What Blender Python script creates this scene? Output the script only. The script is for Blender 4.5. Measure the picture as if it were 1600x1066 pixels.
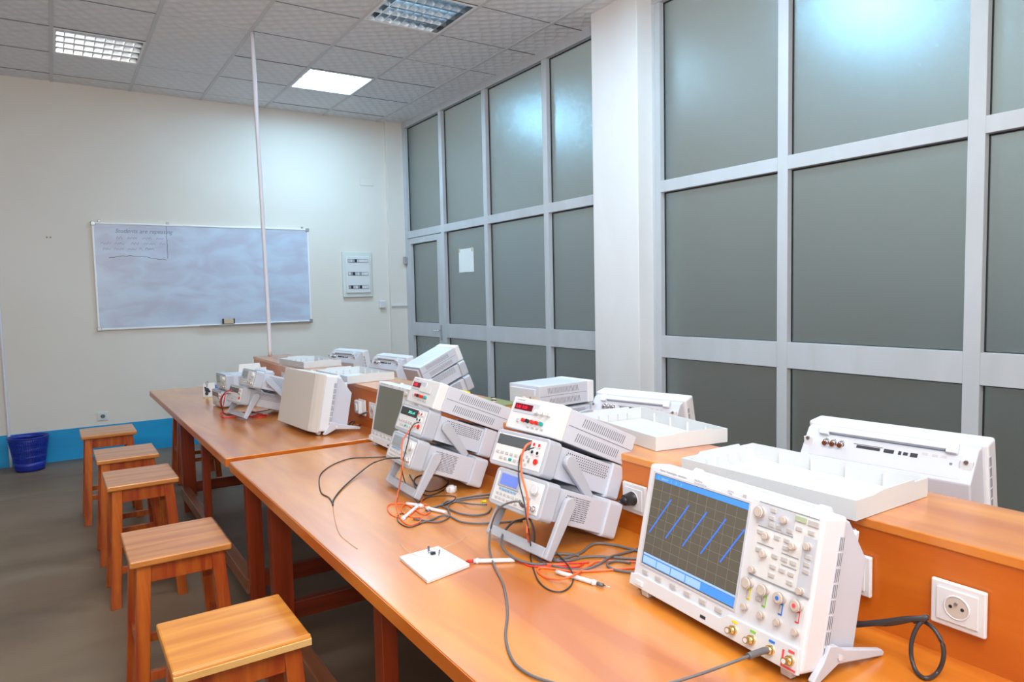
import bpy, math, random
import numpy as np
from mathutils import Matrix, Vector
random.seed(7)
for o in list(bpy.data.objects): bpy.data.objects.remove(o)
SC = bpy.context.scene
COL = SC.collection

# ------------------------------------------------------------------ camera
CAM_R = np.array([[0, 0, 0], [0, 0, 0], [0, 0, 0.]])
def cam_rot(yaw, pit, rol):
    cy, sy = math.cos(yaw), math.sin(yaw); cp, sp = math.cos(pit), math.sin(pit); cr, sr = math.cos(rol), math.sin(rol)
    f = np.array([sy*cp, cy*cp, sp]); r = np.array([cy, -sy, 0]); u = np.cross(r, f)
    return np.array([cr*r+sr*u, -(-sr*r+cr*u), f])
CAM_R = cam_rot(0.58129112, -0.06832092, -0.02170231)
FPX = 1091.04
CAM = np.array([0, 0, 1.405])
cd = bpy.data.cameras.new('camera'); cam = bpy.data.objects.new('camera', cd); COL.objects.link(cam)
cam.matrix_world = Matrix([[CAM_R[0][i], -CAM_R[1][i], -CAM_R[2][i], CAM[i]] for i in range(3)] + [[0, 0, 0, 1]])
cd.sensor_width = 36; cd.lens = FPX/1600*36; cd.clip_start = 0.02
SC.camera = cam

# ------------------------------------------------------------------ world, lights, exposure
W = bpy.data.worlds.new('world'); SC.world = W; W.use_nodes = True
# dusk outside the glazing: pale overcast sky, dark ground
_nt = W.node_tree; _bg = _nt.nodes['Background']
_tc = _nt.nodes.new('ShaderNodeTexCoord'); _sx = _nt.nodes.new('ShaderNodeSeparateXYZ'); _mr = _nt.nodes.new('ShaderNodeMapRange')
_mr.inputs['From Min'].default_value = -1; _mr.inputs['From Max'].default_value = 1
_rp = _nt.nodes.new('ShaderNodeValToRGB')
_rp.color_ramp.elements[0].position = 0.455; _rp.color_ramp.elements[0].color = (0.012, 0.013, 0.010, 1)
_rp.color_ramp.elements[1].position = 0.57; _rp.color_ramp.elements[1].color = (0.33, 0.365, 0.36, 1)
_nt.links.new(_tc.outputs['Generated'], _sx.inputs[0]); _nt.links.new(_sx.outputs['Z'], _mr.inputs['Value'])
_nt.links.new(_mr.outputs[0], _rp.inputs[0]); _nt.links.new(_rp.outputs[0], _bg.inputs[0])
_bg.inputs[1].default_value = 1.7
def area(name, loc, sx, sy, power, color, rot=(0, 0, 0)):
    l = bpy.data.lights.new(name, 'AREA'); l.shape = 'RECTANGLE'; l.size = sx; l.size_y = sy; l.energy = power; l.color = color
    o = bpy.data.objects.new(name, l); COL.objects.link(o); o.location = loc; o.rotation_euler = rot
    return o
COOL = (0.68, 0.85, 1.0)
WARM = (1.0, 0.97, 0.93)
area('lamp_light', (2.207, 6.22, 3.315), 0.5, 0.5, 25, (0.56, 0.82, 1.0))
area('lamp_light', (2.207, 4.42, 3.315), 0.5, 0.5, 12, COOL)
area('lamp_light', (0.407, 6.22, 3.315), 0.5, 0.5, 0.5, COOL)
area('lamp_light', (2.207, 2.62, 3.315), 0.5, 0.5, 34, (0.56, 0.82, 1.0))
area('lamp_light', (0.407, 4.42, 3.315), 0.5, 0.5, 5, COOL)  # belongs to an unseen lamp, added for lighting
area('lamp_light', (0.407, 2.62, 3.315), 0.5, 0.5, 14, WARM)  # warm fill under an added, unseen ceiling lamp
area('bounced_flash', (0.0, -0.9, 3.30), 2.8, 2.4, 104, WARM)
area('flash_head', (-0.3, -0.6, 1.9), 0.5, 0.4, 115, WARM, (math.radians(145), 0, math.radians(-25)))
VS = SC.view_settings
VS.view_transform = 'Standard'; VS.look = 'None'; VS.gamma = 1.0; VS.use_curve_mapping = False
VS.exposure = 0.13

# ------------------------------------------------------------------ pixel -> point helpers (photo is 1600x1066)
def ray(x, y): return CAM_R.T @ np.array([(x-800)/FPX, (y-533)/FPX, 1.])
def onZ(x, y, Z): d = ray(x, y); return tuple(CAM + d*(Z-CAM[2])/d[2])
def onX(x, y, X): d = ray(x, y); return tuple(CAM + d*X/d[0])
def onY(x, y, Y): d = ray(x, y); return tuple(CAM + d*Y/d[1])

# ------------------------------------------------------------------ materials
MATS = {}
def mat(name, col, rough=0.5, metal=0.0, spec=0.5, coat=0.0, emit=None, estr=0.0, noise=None, bump=None, trans=0.0, coatr=0.1):
    m = bpy.data.materials.new(name); m.use_nodes = True; nt = m.node_tree; b = nt.nodes['Principled BSDF']
    b.inputs['Base Color'].default_value = (*col, 1); b.inputs['Roughness'].default_value = rough
    b.inputs['Metallic'].default_value = metal; b.inputs['Specular IOR Level'].default_value = spec
    b.inputs['Coat Weight'].default_value = coat; b.inputs['Coat Roughness'].default_value = coatr
    b.inputs['Transmission Weight'].default_value = trans
    if emit: b.inputs['Emission Color'].default_value = (*emit, 1); b.inputs['Emission Strength'].default_value = estr
    tc = None
    if noise:   # (scale vec, colour b, low, high, detail)
        sv, cb, lo, hi, det = noise
        tc = nt.nodes.new('ShaderNodeTexCoord'); mp = nt.nodes.new('ShaderNodeMapping'); mp.inputs['Scale'].default_value = sv
        nt.links.new(tc.outputs['Object'], mp.inputs[0])
        n = nt.nodes.new('ShaderNodeTexNoise'); n.inputs['Scale'].default_value = 1; n.inputs['Detail'].default_value = det; n.inputs['Distortion'].default_value = 0.6
        nt.links.new(mp.outputs[0], n.inputs['Vector'])
        r = nt.nodes.new('ShaderNodeValToRGB'); r.color_ramp.elements[0].position = lo; r.color_ramp.elements[1].position = hi
        r.color_ramp.elements[0].color = (*cb, 1); r.color_ramp.elements[1].color = (*col, 1)
        nt.links.new(n.outputs['Fac'], r.inputs[0]); nt.links.new(r.outputs[0], b.inputs['Base Color'])
    if bump:    # (scale vec, strength, distance)
        sv, st, ds = bump
        tc = nt.nodes.new('ShaderNodeTexCoord'); mp = nt.nodes.new('ShaderNodeMapping'); mp.inputs['Scale'].default_value = sv
        nt.links.new(tc.outputs['Object'], mp.inputs[0])
        n = nt.nodes.new('ShaderNodeTexNoise'); n.inputs['Scale'].default_value = 1; n.inputs['Detail'].default_value = 3
        nt.links.new(mp.outputs[0], n.inputs['Vector'])
        bp = nt.nodes.new('ShaderNodeBump'); bp.inputs['Strength'].default_value = st; bp.inputs['Distance'].default_value = ds
        nt.links.new(n.outputs['Fac'], bp.inputs['Height']); nt.links.new(bp.outputs[0], b.inputs['Normal'])
    MATS[name] = m
    return m
def wood(name, a, b_, sv, coat, rough=0.35, coatr=0.22):
    m = mat(name, a, rough, coat=coat, coatr=coatr, noise=(sv, b_, 0.36, 0.66, 5))
    return m
OR, ORD = (0.74, 0.27, 0.03), (0.52, 0.14, 0.012)
wood('wood_table', OR, ORD, (9, 1.3, 6), 1.0, coatr=0.2)
MATS['wood_table'].node_tree.nodes['Principled BSDF'].inputs['Coat IOR'].default_value = 1.75
wood('wood_apron', (0.62, 0.165, 0.012), (0.48, 0.10, 0.006), (9, 1.2, 9), 0.3)
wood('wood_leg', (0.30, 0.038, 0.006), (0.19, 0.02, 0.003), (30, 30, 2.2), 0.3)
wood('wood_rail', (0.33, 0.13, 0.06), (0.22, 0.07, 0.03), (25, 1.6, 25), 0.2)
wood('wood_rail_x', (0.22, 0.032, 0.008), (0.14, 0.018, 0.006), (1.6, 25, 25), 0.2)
wood('wood_seat', (0.64, 0.25, 0.05), (0.44, 0.13, 0.02), (2.2, 24, 9), 0.9, coatr=0.26)
wood('wood_seat_near', (0.74, 0.31, 0.045), (0.58, 0.19, 0.02), (2.2, 24, 9), 0.3, coatr=0.3)
wood('wood_seat_edge', (0.80, 0.52, 0.22), (0.66, 0.36, 0.11), (3, 24, 9), 0.3, coatr=0.3)
wood('wood_stool', (0.54, 0.13, 0.012), (0.30, 0.035, 0.005), (22, 22, 3), 0.3)
mat('wall_paint', (0.76, 0.725, 0.685), 0.75, noise=((0.9, 1, 0.9), (0.72, 0.68, 0.63), 0.3, 0.7, 3))
mat('column_paint', (0.82, 0.81, 0.82), 0.7, noise=((3, 3, 1.2), (0.77, 0.75, 0.75), 0.3, 0.75, 4))
mat('blue_paint', (0.0, 0.33, 0.66), 0.5, noise=((2, 1, 6), (0.0, 0.27, 0.58), 0.3, 0.7, 3))
mat('floor_concrete', (0.23, 0.165, 0.11), 0.5, noise=((0.9, 2.2, 1), (0.13, 0.088, 0.056), 0.32, 0.7, 8))
mat('ceiling_void', (0.3, 0.3, 0.3), 0.9)
mat('aluminium', (0.56, 0.57, 0.62), 0.45, noise=((6, 6, 2), (0.50, 0.52, 0.54), 0.3, 0.7, 4))
mat('gasket', (0.01, 0.012, 0.014), 0.5)
mat('white_paint_metal', (0.85, 0.86, 0.88), 0.4)
mat('white_plastic', (0.70, 0.72, 0.76), 0.4)
mat('cover_plastic', (0.62, 0.645, 0.67), 0.45)
mat('grey_cover', (0.60, 0.58, 0.56), 0.45)
mat('scope_front', (0.69, 0.72, 0.78), 0.38)
mat('scope_grey', (0.55, 0.58, 0.66), 0.4)
mat('body_grey', (0.55, 0.58, 0.67), 0.45)
mat('bumper_grey', (0.44, 0.47, 0.54), 0.5)
mat('panel_white', (0.72, 0.735, 0.76), 0.4)
mat('slot_dark', (0.03, 0.03, 0.04), 0.7)
mat('slot_grey', (0.15, 0.16, 0.20), 0.7)
mat('button_grey', (0.50, 0.49, 0.50), 0.5)
mat('button_blue', (0.22, 0.42, 0.66), 0.5)
mat('button_green', (0.42, 0.50, 0.36), 0.5)
mat('knob_cream', (0.56, 0.50, 0.46), 0.35)
mat('black_plastic', (0.02, 0.02, 0.025), 0.4)
mat('dark_window', (0.03, 0.04, 0.045), 0.15)
mat('window_grey', (0.10, 0.11, 0.125), 0.25)
mat('red_window', (0.16, 0.008, 0.018), 0.2)
mat('red_plastic', (0.70, 0.03, 0.02), 0.35)
mat('red_digit', (0.6, 0.0, 0.02), 0.4, emit=(1, 0.02, 0.06), estr=0.9)
mat('green_digit', (0.1, 0.6, 0.5), 0.4, emit=(0.15, 0.9, 0.75), estr=0.8)
mat('teal_plastic', (0.02, 0.35, 0.33), 0.4)
mat('yellow_plastic', (0.80, 0.72, 0.02), 0.4)
mat('lime_plastic', (0.25, 0.60, 0.06), 0.4)
mat('blue_plastic', (0.02, 0.20, 0.75), 0.4)
mat('pink_red', (0.80, 0.08, 0.09), 0.4)
mat('brass', (0.85, 0.66, 0.30), 0.25, metal=1)
mat('chrome', (0.80, 0.80, 0.82), 0.2, metal=1)
mat('steel_grey', (0.42, 0.42, 0.45), 0.35, metal=0.8)
mat('louvre_metal', (0.85, 0.88, 0.92), 0.22, metal=1)
mat('housing_dark', (0.16, 0.17, 0.19), 0.4, metal=0.5)
mat('tube_glass', (0.9, 0.95, 1), 0.3, emit=(0.36, 0.76, 1.0), estr=34)
mat('tube_dim', (0.9, 0.95, 1), 0.3, emit=(0.50, 0.80, 1.0), estr=2.2)
mat('tube_off', (0.5, 0.55, 0.6), 0.3, emit=(0.6, 0.8, 1.0), estr=0.12)
mat('screen_glass', (0.085, 0.078, 0.062), 0.12, emit=(0.10, 0.09, 0.07), estr=0.45)
mat('screen_off', (0.14, 0.16, 0.14), 0.12)
mat('screen_line', (0.16, 0.15, 0.13), 0.3, emit=(0.18, 0.17, 0.15), estr=0.5)
mat('screen_blue', (0.04, 0.16, 0.48), 0.2, emit=(0.06, 0.25, 0.72), estr=0.75)
mat('screen_pale', (0.2, 0.35, 0.7), 0.2, emit=(0.28, 0.44, 0.80), estr=0.7)
mat('screen_trace', (0.03, 0.1, 0.5), 0.2, emit=(0.05, 0.15, 0.55), estr=0.85)
mat('lcd_blue', (0.12, 0.18, 0.55), 0.2, emit=(0.16, 0.22, 0.65), estr=0.45)
mat('lcd_grey', (0.30, 0.36, 0.42), 0.25)
mat('cable_black', (0.035, 0.032, 0.036), 0.4)
mat('cable_grey', (0.13, 0.125, 0.135), 0.4)
mat('cable_orange', (0.90, 0.16, 0.05), 0.4)
mat('cable_red', (0.75, 0.03, 0.02), 0.4)
mat('copper_wire', (0.60, 0.28, 0.12), 0.35, metal=0.6)
mat('wire_pale', (0.62, 0.52, 0.38), 0.4)
mat('text_grey', (0.30, 0.31, 0.34), 0.5)
mat('text_dark', (0.16, 0.18, 0.24), 0.6)
mat('marker_ink', (0.17, 0.22, 0.33), 0.6)
mat('marker_dark', (0.12, 0.10, 0.11), 0.6)
mat('board_white', (0.54, 0.63, 0.77), 0.28, noise=((3.5, 1, 8), (0.49, 0.51, 0.64), 0.38, 0.62, 10))
mat('paper', (0.80, 0.84, 0.84), 0.6)
mat('sponge', (0.62, 0.50, 0.34), 0.8)
mat('bin_blue', (0.012, 0.03, 0.33), 0.35)
mat('green_board', (0.20, 0.22, 0.08), 0.5)
mat('cardboard', (0.36, 0.24, 0.14), 0.8, noise=((40, 40, 40), (0.55, 0.50, 0.42), 0.35, 0.6, 4))
mat('conduit', (0.74, 0.74, 0.82), 0.45)
mat('ceiling_bar', (0.64, 0.65, 0.68), 0.6)
mat('old_panel', (0.66, 0.70, 0.68), 0.45)
mat('tape_red', (0.8, 0.25, 0.2), 0.5)

# ceiling tile: shallow embossed weave
def ceiling_mat():
    m = mat('ceiling_tile', (0.70, 0.71, 0.73), 0.7); nt = m.node_tree; b = nt.nodes['Principled BSDF']
    tc = nt.nodes.new('ShaderNodeTexCoord'); mp = nt.nodes.new('ShaderNodeMapping'); nt.links.new(tc.outputs['Object'], mp.inputs[0])
    mp.inputs['Rotation'].default_value = (0, 0, 0.6)
    v = nt.nodes.new('ShaderNodeTexVoronoi'); v.inputs['Scale'].default_value = 13; v.inputs['Randomness'].default_value = 0.25
    nt.links.new(mp.outputs[0], v.inputs['Vector'])
    bp = nt.nodes.new('ShaderNodeBump'); bp.inputs['Strength'].default_value = 0.55; bp.inputs['Distance'].default_value = 0.02
    nt.links.new(v.outputs['Distance'], bp.inputs['Height']); nt.links.new(bp.outputs[0], b.inputs['Normal'])
    r = nt.nodes.new('ShaderNodeValToRGB'); r.color_ramp.elements[0].color = (0.84, 0.85, 0.88, 1); r.color_ramp.elements[1].color = (0.74, 0.75, 0.79, 1)
    r.color_ramp.elements[1].position = 0.7
    nt.links.new(v.outputs['Distance'], r.inputs[0]); nt.links.new(r.outputs[0], b.inputs['Base Color'])
ceiling_mat()
# frosted glass: etched pane, a little light comes through, broad sheen on the room side
def glass_mat():
    m = mat('frosted_glass', (0.59, 0.63, 0.625), 0.27, spec=0.5); nt = m.node_tree; b = nt.nodes['Principled BSDF']
    b.inputs['IOR'].default_value = 2.2
    b.inputs['Specular Tint'].default_value = (0.48, 0.84, 1.0, 1)
    b.inputs['Transmission Weight'].default_value = 0.96
    tc = nt.nodes.new('ShaderNodeTexCoord')
    n = nt.nodes.new('ShaderNodeTexNoise'); n.inputs['Scale'].default_value = 260; n.inputs['Detail'].default_value = 2
    nt.links.new(tc.outputs['Object'], n.inputs['Vector'])
    bp = nt.nodes.new('ShaderNodeBump'); bp.inputs['Strength'].default_value = 0.35; bp.inputs['Distance'].default_value = 0.002
    nt.links.new(n.outputs['Fac'], bp.inputs['Height']); nt.links.new(bp.outputs[0], b.inputs['Normal'])
glass_mat()

# ------------------------------------------------------------------ mesh helpers
class MB:
    def __init__(s): s.v = []; s.f = []; s.sm = []
    def _add(s, vs, fs, smooth=False):
        n = len(s.v); s.v += [tuple(v) for v in vs]; s.f += [tuple(i+n for i in f) for f in fs]; s.sm += [smooth]*len(fs)
        return s
    def box(s, x0, x1, y0, y1, z0, z1):
        vs = [(x, y, z) for z in (z0, z1) for y in (y0, y1) for x in (x0, x1)]
        return s._add(vs, [(0, 2, 3, 1), (4, 5, 7, 6), (0, 1, 5, 4), (2, 6, 7, 3), (0, 4, 6, 2), (1, 3, 7, 5)])
    def cbox(s, cx, cy, cz, sx, sy, sz): return s.box(cx-sx/2, cx+sx/2, cy-sy/2, cy+sy/2, cz-sz/2, cz+sz/2)
    def hexa(s, p):    # 8 points: bottom 4 ccw, top 4 ccw
        return s._add(p, [(3, 2, 1, 0), (4, 5, 6, 7), (0, 1, 5, 4), (1, 2, 6, 5), (2, 3, 7, 6), (3, 0, 4, 7)])
    def prism(s, poly, a0, a1, axis='x', smooth=False):   # poly in the other two axes
        n = len(poly)
        def P(u, w, a):
            return (a, u, w) if axis == 'x' else ((u, a, w) if axis == 'y' else (u, w, a))
        vs = [P(u, w, a0) for u, w in poly]+[P(u, w, a1) for u, w in poly]
        fs = [tuple(range(n)), tuple(range(2*n-1, n-1, -1))]
        k = len(s.v); s._add(vs, fs)
        s._add([], [])
        fs = [(k+i, k+(i+1) % n, k+n+(i+1) % n, k+n+i) for i in range(n)]
        s.f += [f[::-1] for f in fs]; s.sm += [smooth]*n
        return s
    def cyl(s, c, r, h, axis='y', n=16, r2=None):    # from c along axis by h
        r2 = r if r2 is None else r2
        def P(a, rr, t):
            u, w = rr*math.cos(a), rr*math.sin(a)
            return {'x': (c[0]+t, c[1]+u, c[2]+w), 'y': (c[0]+u, c[1]+t, c[2]+w), 'z': (c[0]+u, c[1]+w, c[2]+t)}[axis]
        vs = [P(2*math.pi*i/n, r, 0) for i in range(n)]+[P(2*math.pi*i/n, r2, h) for i in range(n)]
        k = len(s.v); s._add(vs, [tuple(range(n)), tuple(range(2*n-1, n-1, -1))])
        s.f += [(k+i, k+(i+1) % n, k+n+(i+1) % n, k+n+i) for i in range(n)]; s.sm += [True]*n
        return s
    def tube(s, pts, r, n=8, close=False, curve=True, sub=5):
        P = [Vector(p) for p in pts]
        if curve and len(P) > 2:
            Q = []
            m = len(P)
            for i in range(m-1 if not close else m):
                p0 = P[(i-1) % m] if (i > 0 or close) else P[0]; p1 = P[i]; p2 = P[(i+1) % m]; p3 = P[(i+2) % m] if (i+2 < m or close) else P[-1]
                for k in range(sub):
                    t = k/sub
                    Q.append(0.5*((2*p1)+(p2-p0)*t+(2*p0-5*p1+4*p2-p3)*t*t+(3*p1-p0-3*p2+p3)*t**3))
            if not close: Q.append(P[-1])
            P = Q
        m = len(P); vs = []; up = Vector((0.01, 0.02, 1))
        for i, p in enumerate(P):
            a = P[(i-1) % m] if (i > 0 or close) else P[0]; b = P[(i+1) % m] if (i < m-1 or close) else P[-1]
            t = (b-a)
            if t.length < 1e-9: t = Vector((0, 0, 1))
            t.normalize(); x = t.cross(up)
            if x.length < 0.05: x = t.cross(Vector((1, 0, 0)))
            x.normalize(); y = t.cross(x)
            up = -y if abs(t.z) > 0.9 else Vector((0.01, 0.02, 1))
            vs += [tuple(p+x*(r*math.cos(2*math.pi*j/n))+y*(r*math.sin(2*math.pi*j/n))) for j in range(n)]
        fs = []
        for i in range(m if close else m-1):
            i2 = (i+1) % m
            fs += [(i*n+j, i2*n+j, i2*n+(j+1) % n, i*n+(j+1) % n) for j in range(n)]
        s._add(vs, fs, True)
        if not close:
            k = len(s.v)-m*n
            s.f += [tuple(k+j for j in range(n)), tuple(k+(m-1)*n+j for j in range(n))[::-1]]; s.sm += [False, False]
        return s
    def lathe(s, prof, c=(0, 0, 0), n=32):     # prof [(r,z)]
        vs = []; m = len(prof)
        for r, z in prof: vs += [(c[0]+r*math.cos(2*math.pi*j/n), c[1]+r*math.sin(2*math.pi*j/n), c[2]+z) for j in range(n)]
        fs = [(i*n+j, i*n+(j+1) % n, (i+1)*n+(j+1) % n, (i+1)*n+j) for i in range(m-1) for j in range(n)]
        return s._add(vs, fs, True)
    def build(s, name, m, parent=None, bevel=0, label=None, kind=None, seg=2):
        me = bpy.data.meshes.new(name); me.from_pydata(s.v, [], s.f); me.update()
        me.polygons.foreach_set('use_smooth', s.sm)
        me.materials.append(MATS[m])
        o = bpy.data.objects.new(name, me); COL.objects.link(o)
        if parent: o.parent = parent
        if bevel:
            b = o.modifiers.new('bevel', 'BEVEL'); b.width = bevel; b.segments = seg; b.limit_method = 'ANGLE'; b.angle_limit = 0.7
        if label: o['label'] = label
        if kind: o['kind'] = kind
        return o
def B(*a): return MB().box(*a)
def tag(o, label, cat, group=None):
    o['label'] = label; o['category'] = cat
    if group: o['group'] = group
    return o
def empty(name, loc=(0, 0, 0), rz=0):
    o = bpy.data.objects.new(name, None); COL.objects.link(o); o.location = loc; o.rotation_euler = (0, 0, rz); o.empty_display_size = 0.05
    return o
def thing(name, label, cat, loc=(0, 0, 0), rz=0, group=None): return tag(empty(name, loc, rz), label, cat, group)
def copy_tree(o, parent=None):
    c = o.copy(); COL.objects.link(c); c.parent = parent
    for ch in list(o.children): copy_tree(ch, c)
    return c
def struct(o): o['kind'] = 'structure'; return o
def pose(root, p, yaw, tilt, scale=1.0):
    root.matrix_world = Matrix.Translation(p) @ Matrix.Rotation(yaw, 4, 'Z') @ Matrix.Rotation(tilt, 4, 'X') @ Matrix.Scale(scale, 4)
    return root
def text(name, s, size, m, parent, mtx, ext=0.0001, shear=0.0, align='LEFT'):
    c = bpy.data.curves.new(name, 'FONT'); c.body = s; c.size = size; c.extrude = ext; c.shear = shear; c.align_x = align
    c.materials.append(MATS[m]); o = bpy.data.objects.new(name, c); COL.objects.link(o)
    if parent: o.parent = parent
    o.matrix_local = mtx
    return o
FRONT = Matrix.Rotation(math.pi/2, 4, 'X')      # text reading along +x, standing along +z, facing -y

# ------------------------------------------------------------------ room shell
XG, YW, ZC = 3.385, 7.36, 3.325
XL, YN = -3.1, -2.6
f = B(XL-0.1, 6.5, YN-0.1, YW+0.1, -0.1, 0).build('floor', 'floor_concrete'); struct(f)
w = B(XL-0.1, 3.6, YW, YW+0.15, 0, 3.6).build('wall_far', 'wall_paint'); struct(w)
struct(B(XL-0.12, XL, YN, YW, 0, 3.6).build('wall_left', 'wall_paint'))
struct(B(XL-0.1, 3.6, YN-0.12, YN, 0, 3.6).build('wall_near', 'wall_paint'))
struct(B(XL, 3.19, YW-0.004, YW, 0, 0.28).build('baseboard_far', 'blue_paint'))
# column between the two glazed bays, pilaster in the far corner
struct(B(3.25, 3.55, 3.405, 3.86, 0, 3.6).build('trim_1', 'column_paint', bevel=0.006))
struct(B(3.19, 3.6, YW-0.05, YW, 0, 3.6).build('trim_2', 'wall_paint', bevel=0.004))
# ceiling: void slab above, T-bars, tiles
ce = struct(B(XL-0.1, 3.6, YN-0.1, YW+0.1, 3.55, 3.6).build('ceiling', 'ceiling_void'))
gx = [0.107+0.6*k for k in range(-6, 7)]; gx = [x for x in gx if XL < x < XG]
gy = [7.12-0.6*k for k in range(0, 17)]; gy = [y for y in gy if y > YN]
for x in gx: B(x-0.013, x+0.013, YN, YW, ZC-0.001, ZC+0.02).build('ceiling_bar', 'ceiling_bar', ce)
for y in gy: B(XL, XG, y-0.005, y+0.005, ZC+0.003, ZC+0.02).build('ceiling_bar', 'slot_grey', ce)
LAMPS = [(0.107, 5.92), (1.907, 5.92), (1.907, 4.12), (1.907, 2.32), (0.107, 4.12), (0.107, 2.32), (0.107, 0.52), (1.907, 0.52)]
xs = [XL]+gx+[XG+0.1]; ys = [YW]+gy+[YN]
cache = {}
for i in range(len(xs)-1):
    for j in range(len(ys)-1):
        x0, x1, y1, y0 = xs[i], xs[i+1], ys[j], ys[j+1]
        if any(abs(x0-a) < 0.02 and abs(y0-b) < 0.02 for a, b in LAMPS): continue
        key = (round(x1-x0, 3), round(y1-y0, 3))
        if key not in cache:
            sx, sy = x1-x0-0.003, y1-y0-0.003
            o = B(-sx/2, sx/2, -sy/2, sy/2, 0.003, 0.015).build('ceiling_tile', 'ceiling_tile', ce); cache[key] = o
        else:
            o = cache[key].copy(); COL.objects.link(o)
        o.location = ((x0+x1)/2, (y0+y1)/2, ZC-0.001+random.uniform(0.0, 0.004))

# ceiling lamps
def lamp(x, y, kind, label):
    t = thing('ceiling_lamp', label, 'ceiling light', (x+0.3, y+0.3, ZC), 0)
    h = 0.286
    m = MB().box(-h, h, -h, h, 0.088, 0.09).box(-h, -h+0.004, -h, h, 0, 0.09).box(h-0.004, h, -h, h, 0, 0.09).box(-h, h, -h, -h+0.004, 0, 0.09).box(-h, h, h-0.004, h, 0, 0.09)
    m.build('housing', 'white_paint_metal' if kind == 'bare' else 'housing_dark', t)
    fr = MB().box(-h-0.004, -h+0.012, -h, h, -0.003, 0.003).box(h-0.012, h+0.004, -h, h, -0.003, 0.003).box(-h, h, -h-0.004, -h+0.012, -0.0032, 0.003).box(-h, h, h-0.012, h+0.004, -0.0032, 0.003)
    fr.build('frame', 'white_paint_metal', t)
    tm = {'bare': 'tube_glass', 'dim': 'tube_dim', 'off': 'tube_off'}[kind]
    for k in range(4):
        if kind == 'bare':
            o = MB().cyl((-0.27, -0.2+k*0.133, 0.05), 0.013, 0.54, 'x', 12).build('tube', tm, t)
            MB().box(-0.28, -0.262, -0.215+k*0.133, -0.185+k*0.133, 0.03, 0.088).box(0.262, 0.28, -0.215+k*0.133, -0.185+k*0.133, 0.03, 0.088).build('tube_holder', 'white_plastic', t)
        else:
            MB().cyl((-0.27, -0.2+k*0.133, 0.072), 0.013, 0.54, 'x', 12).build('tube', tm if k in (0, 1) or kind == 'off' else 'tube_off', t)
    if kind == 'bare':
        B(-0.05, 0.05, -0.035, 0.035, 0.06, 0.088).build('ballast_box', 'white_paint_metal', t)
    else:
        for k in range(5):
            yy = -h+0.01+k*(2*h-0.02)/4
            MB().prism([(yy-0.011, 0.052), (yy+0.011, 0.052), (yy+0.0015, 0.004), (yy-0.0015, 0.004)], -h+0.008, h-0.008, 'x').build('louvre_blade', 'louvre_metal', t)
        for k in range(1, 9):
            xx = -h+k*2*h/9
            MB().prism([(xx-0.0035, 0.05), (xx+0.0035, 0.05), (xx+0.0028, 0.001), (xx-0.0028, 0.001)], -h+0.008, h-0.008, 'y').build('louvre_blade', 'louvre_metal', t)
    return t
lamp(0.107, 5.92, 'off', 'louvred ceiling light at far left, its tubes looking unlit')
lamp(1.907, 5.92, 'bare', 'bright ceiling light with bare tubes and no louvre, near the whiteboard wall')
lamp(1.907, 4.12, 'dim', 'louvred ceiling light at top centre glowing pale blue')
for x, y, k in ((1.907, 2.32, 'bare'), (0.107, 4.12, 'dim'), (0.107, 2.32, 'dim'), (0.107, 0.52, 'dim'), (1.907, 0.52, 'dim')):  # bare lamp read from its glass reflection; dim ones are added for lighting
    lamp(x, y, k, 'unseen ceiling light overhead, in line with the lamps in view')['group'] = 'ceiling lights out of frame'

# ------------------------------------------------------------------ glazed right wall
GX = XG+0.04
def glazed(name, spec):
    r = struct(empty(name, (XG, 0, 0)))
    return r
def G(parent, name, m, y0, y1, z0, z1, x0=0.0, x1=0.06, bevel=0.002):   # parent at (XG,0,0)
    return B(x0, x1, y0, y1, z0, z1).build(name, m, parent, bevel=bevel)
def pane(parent, y0, y1, z0, z1):
    B(0.042, 0.049, y0-0.004, y1+0.004, z0-0.004, z1+0.004).build('glass_pane', 'frosted_glass', parent)
    g = 0.005
    MB().box(0.036, 0.044, y0-0.001, y0+g, z0, z1).box(0.036, 0.044, y1-g, y1+0.001, z0, z1).box(0.036, 0.044, y0, y1, z1-g*1.6, z1+0.001).box(0.036, 0.044, y0, y1, z0-0.001, z0+g*0.6).build('gasket', 'gasket', parent)
ZT = (2.045, 2.12); ZL = (0.963, 1.105); ZB = 0.10; ZH = 3.262
w1 = struct(empty('window_1', (XG, 0, 0)))     # far bay
G(w1, 'head_rail', 'aluminium', 3.86, 7.31, ZH, ZC+0.05, -0.004)
cols = [(3.86, 3.862), (4.578, 4.643), (5.518, 5.583), (6.375, 6.44), (7.245, 7.31)]
for a, b in cols[1:]: G(w1, 'mullion', 'aluminium', a, b, 0, ZH)
for i in range(4):
    y0, y1 = cols[i][1], cols[i+1][0]
    G(w1, 'transom', 'aluminium', y0, y1, ZT[0], ZT[1])
    pane(w1, y0, y1, ZT[1], ZH)
    if i < 3:
        G(w1, 'transom', 'aluminium', y0, y1, ZL[0], ZL[1])
        G(w1, 'transom', 'aluminium', y0, y1, 0, ZB)
        pane(w1, y0, y1, ZL[1], ZT[0]); pane(w1, y0, y1, ZB, ZL[0])
w2 = struct(empty('window_2', (XG, 0, 0)))     # near bay
c2 = [(YN, YN+0.05), (-1.47, -1.40), (-0.51, -0.44), (0.45, 0.52), (1.42, 1.49), (2.384, 2.449), (3.335, 3.405)]
G(w2, 'head_rail', 'aluminium', YN, 3.405, ZH, ZC+0.05, -0.004)
for a, b in c2: G(w2, 'mullion', 'aluminium', a, b, 0, ZH)
MB().box(-0.002, 0.0, 3.38, 3.405, 0, ZH).build('edge_strip', 'aluminium', w2)
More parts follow.
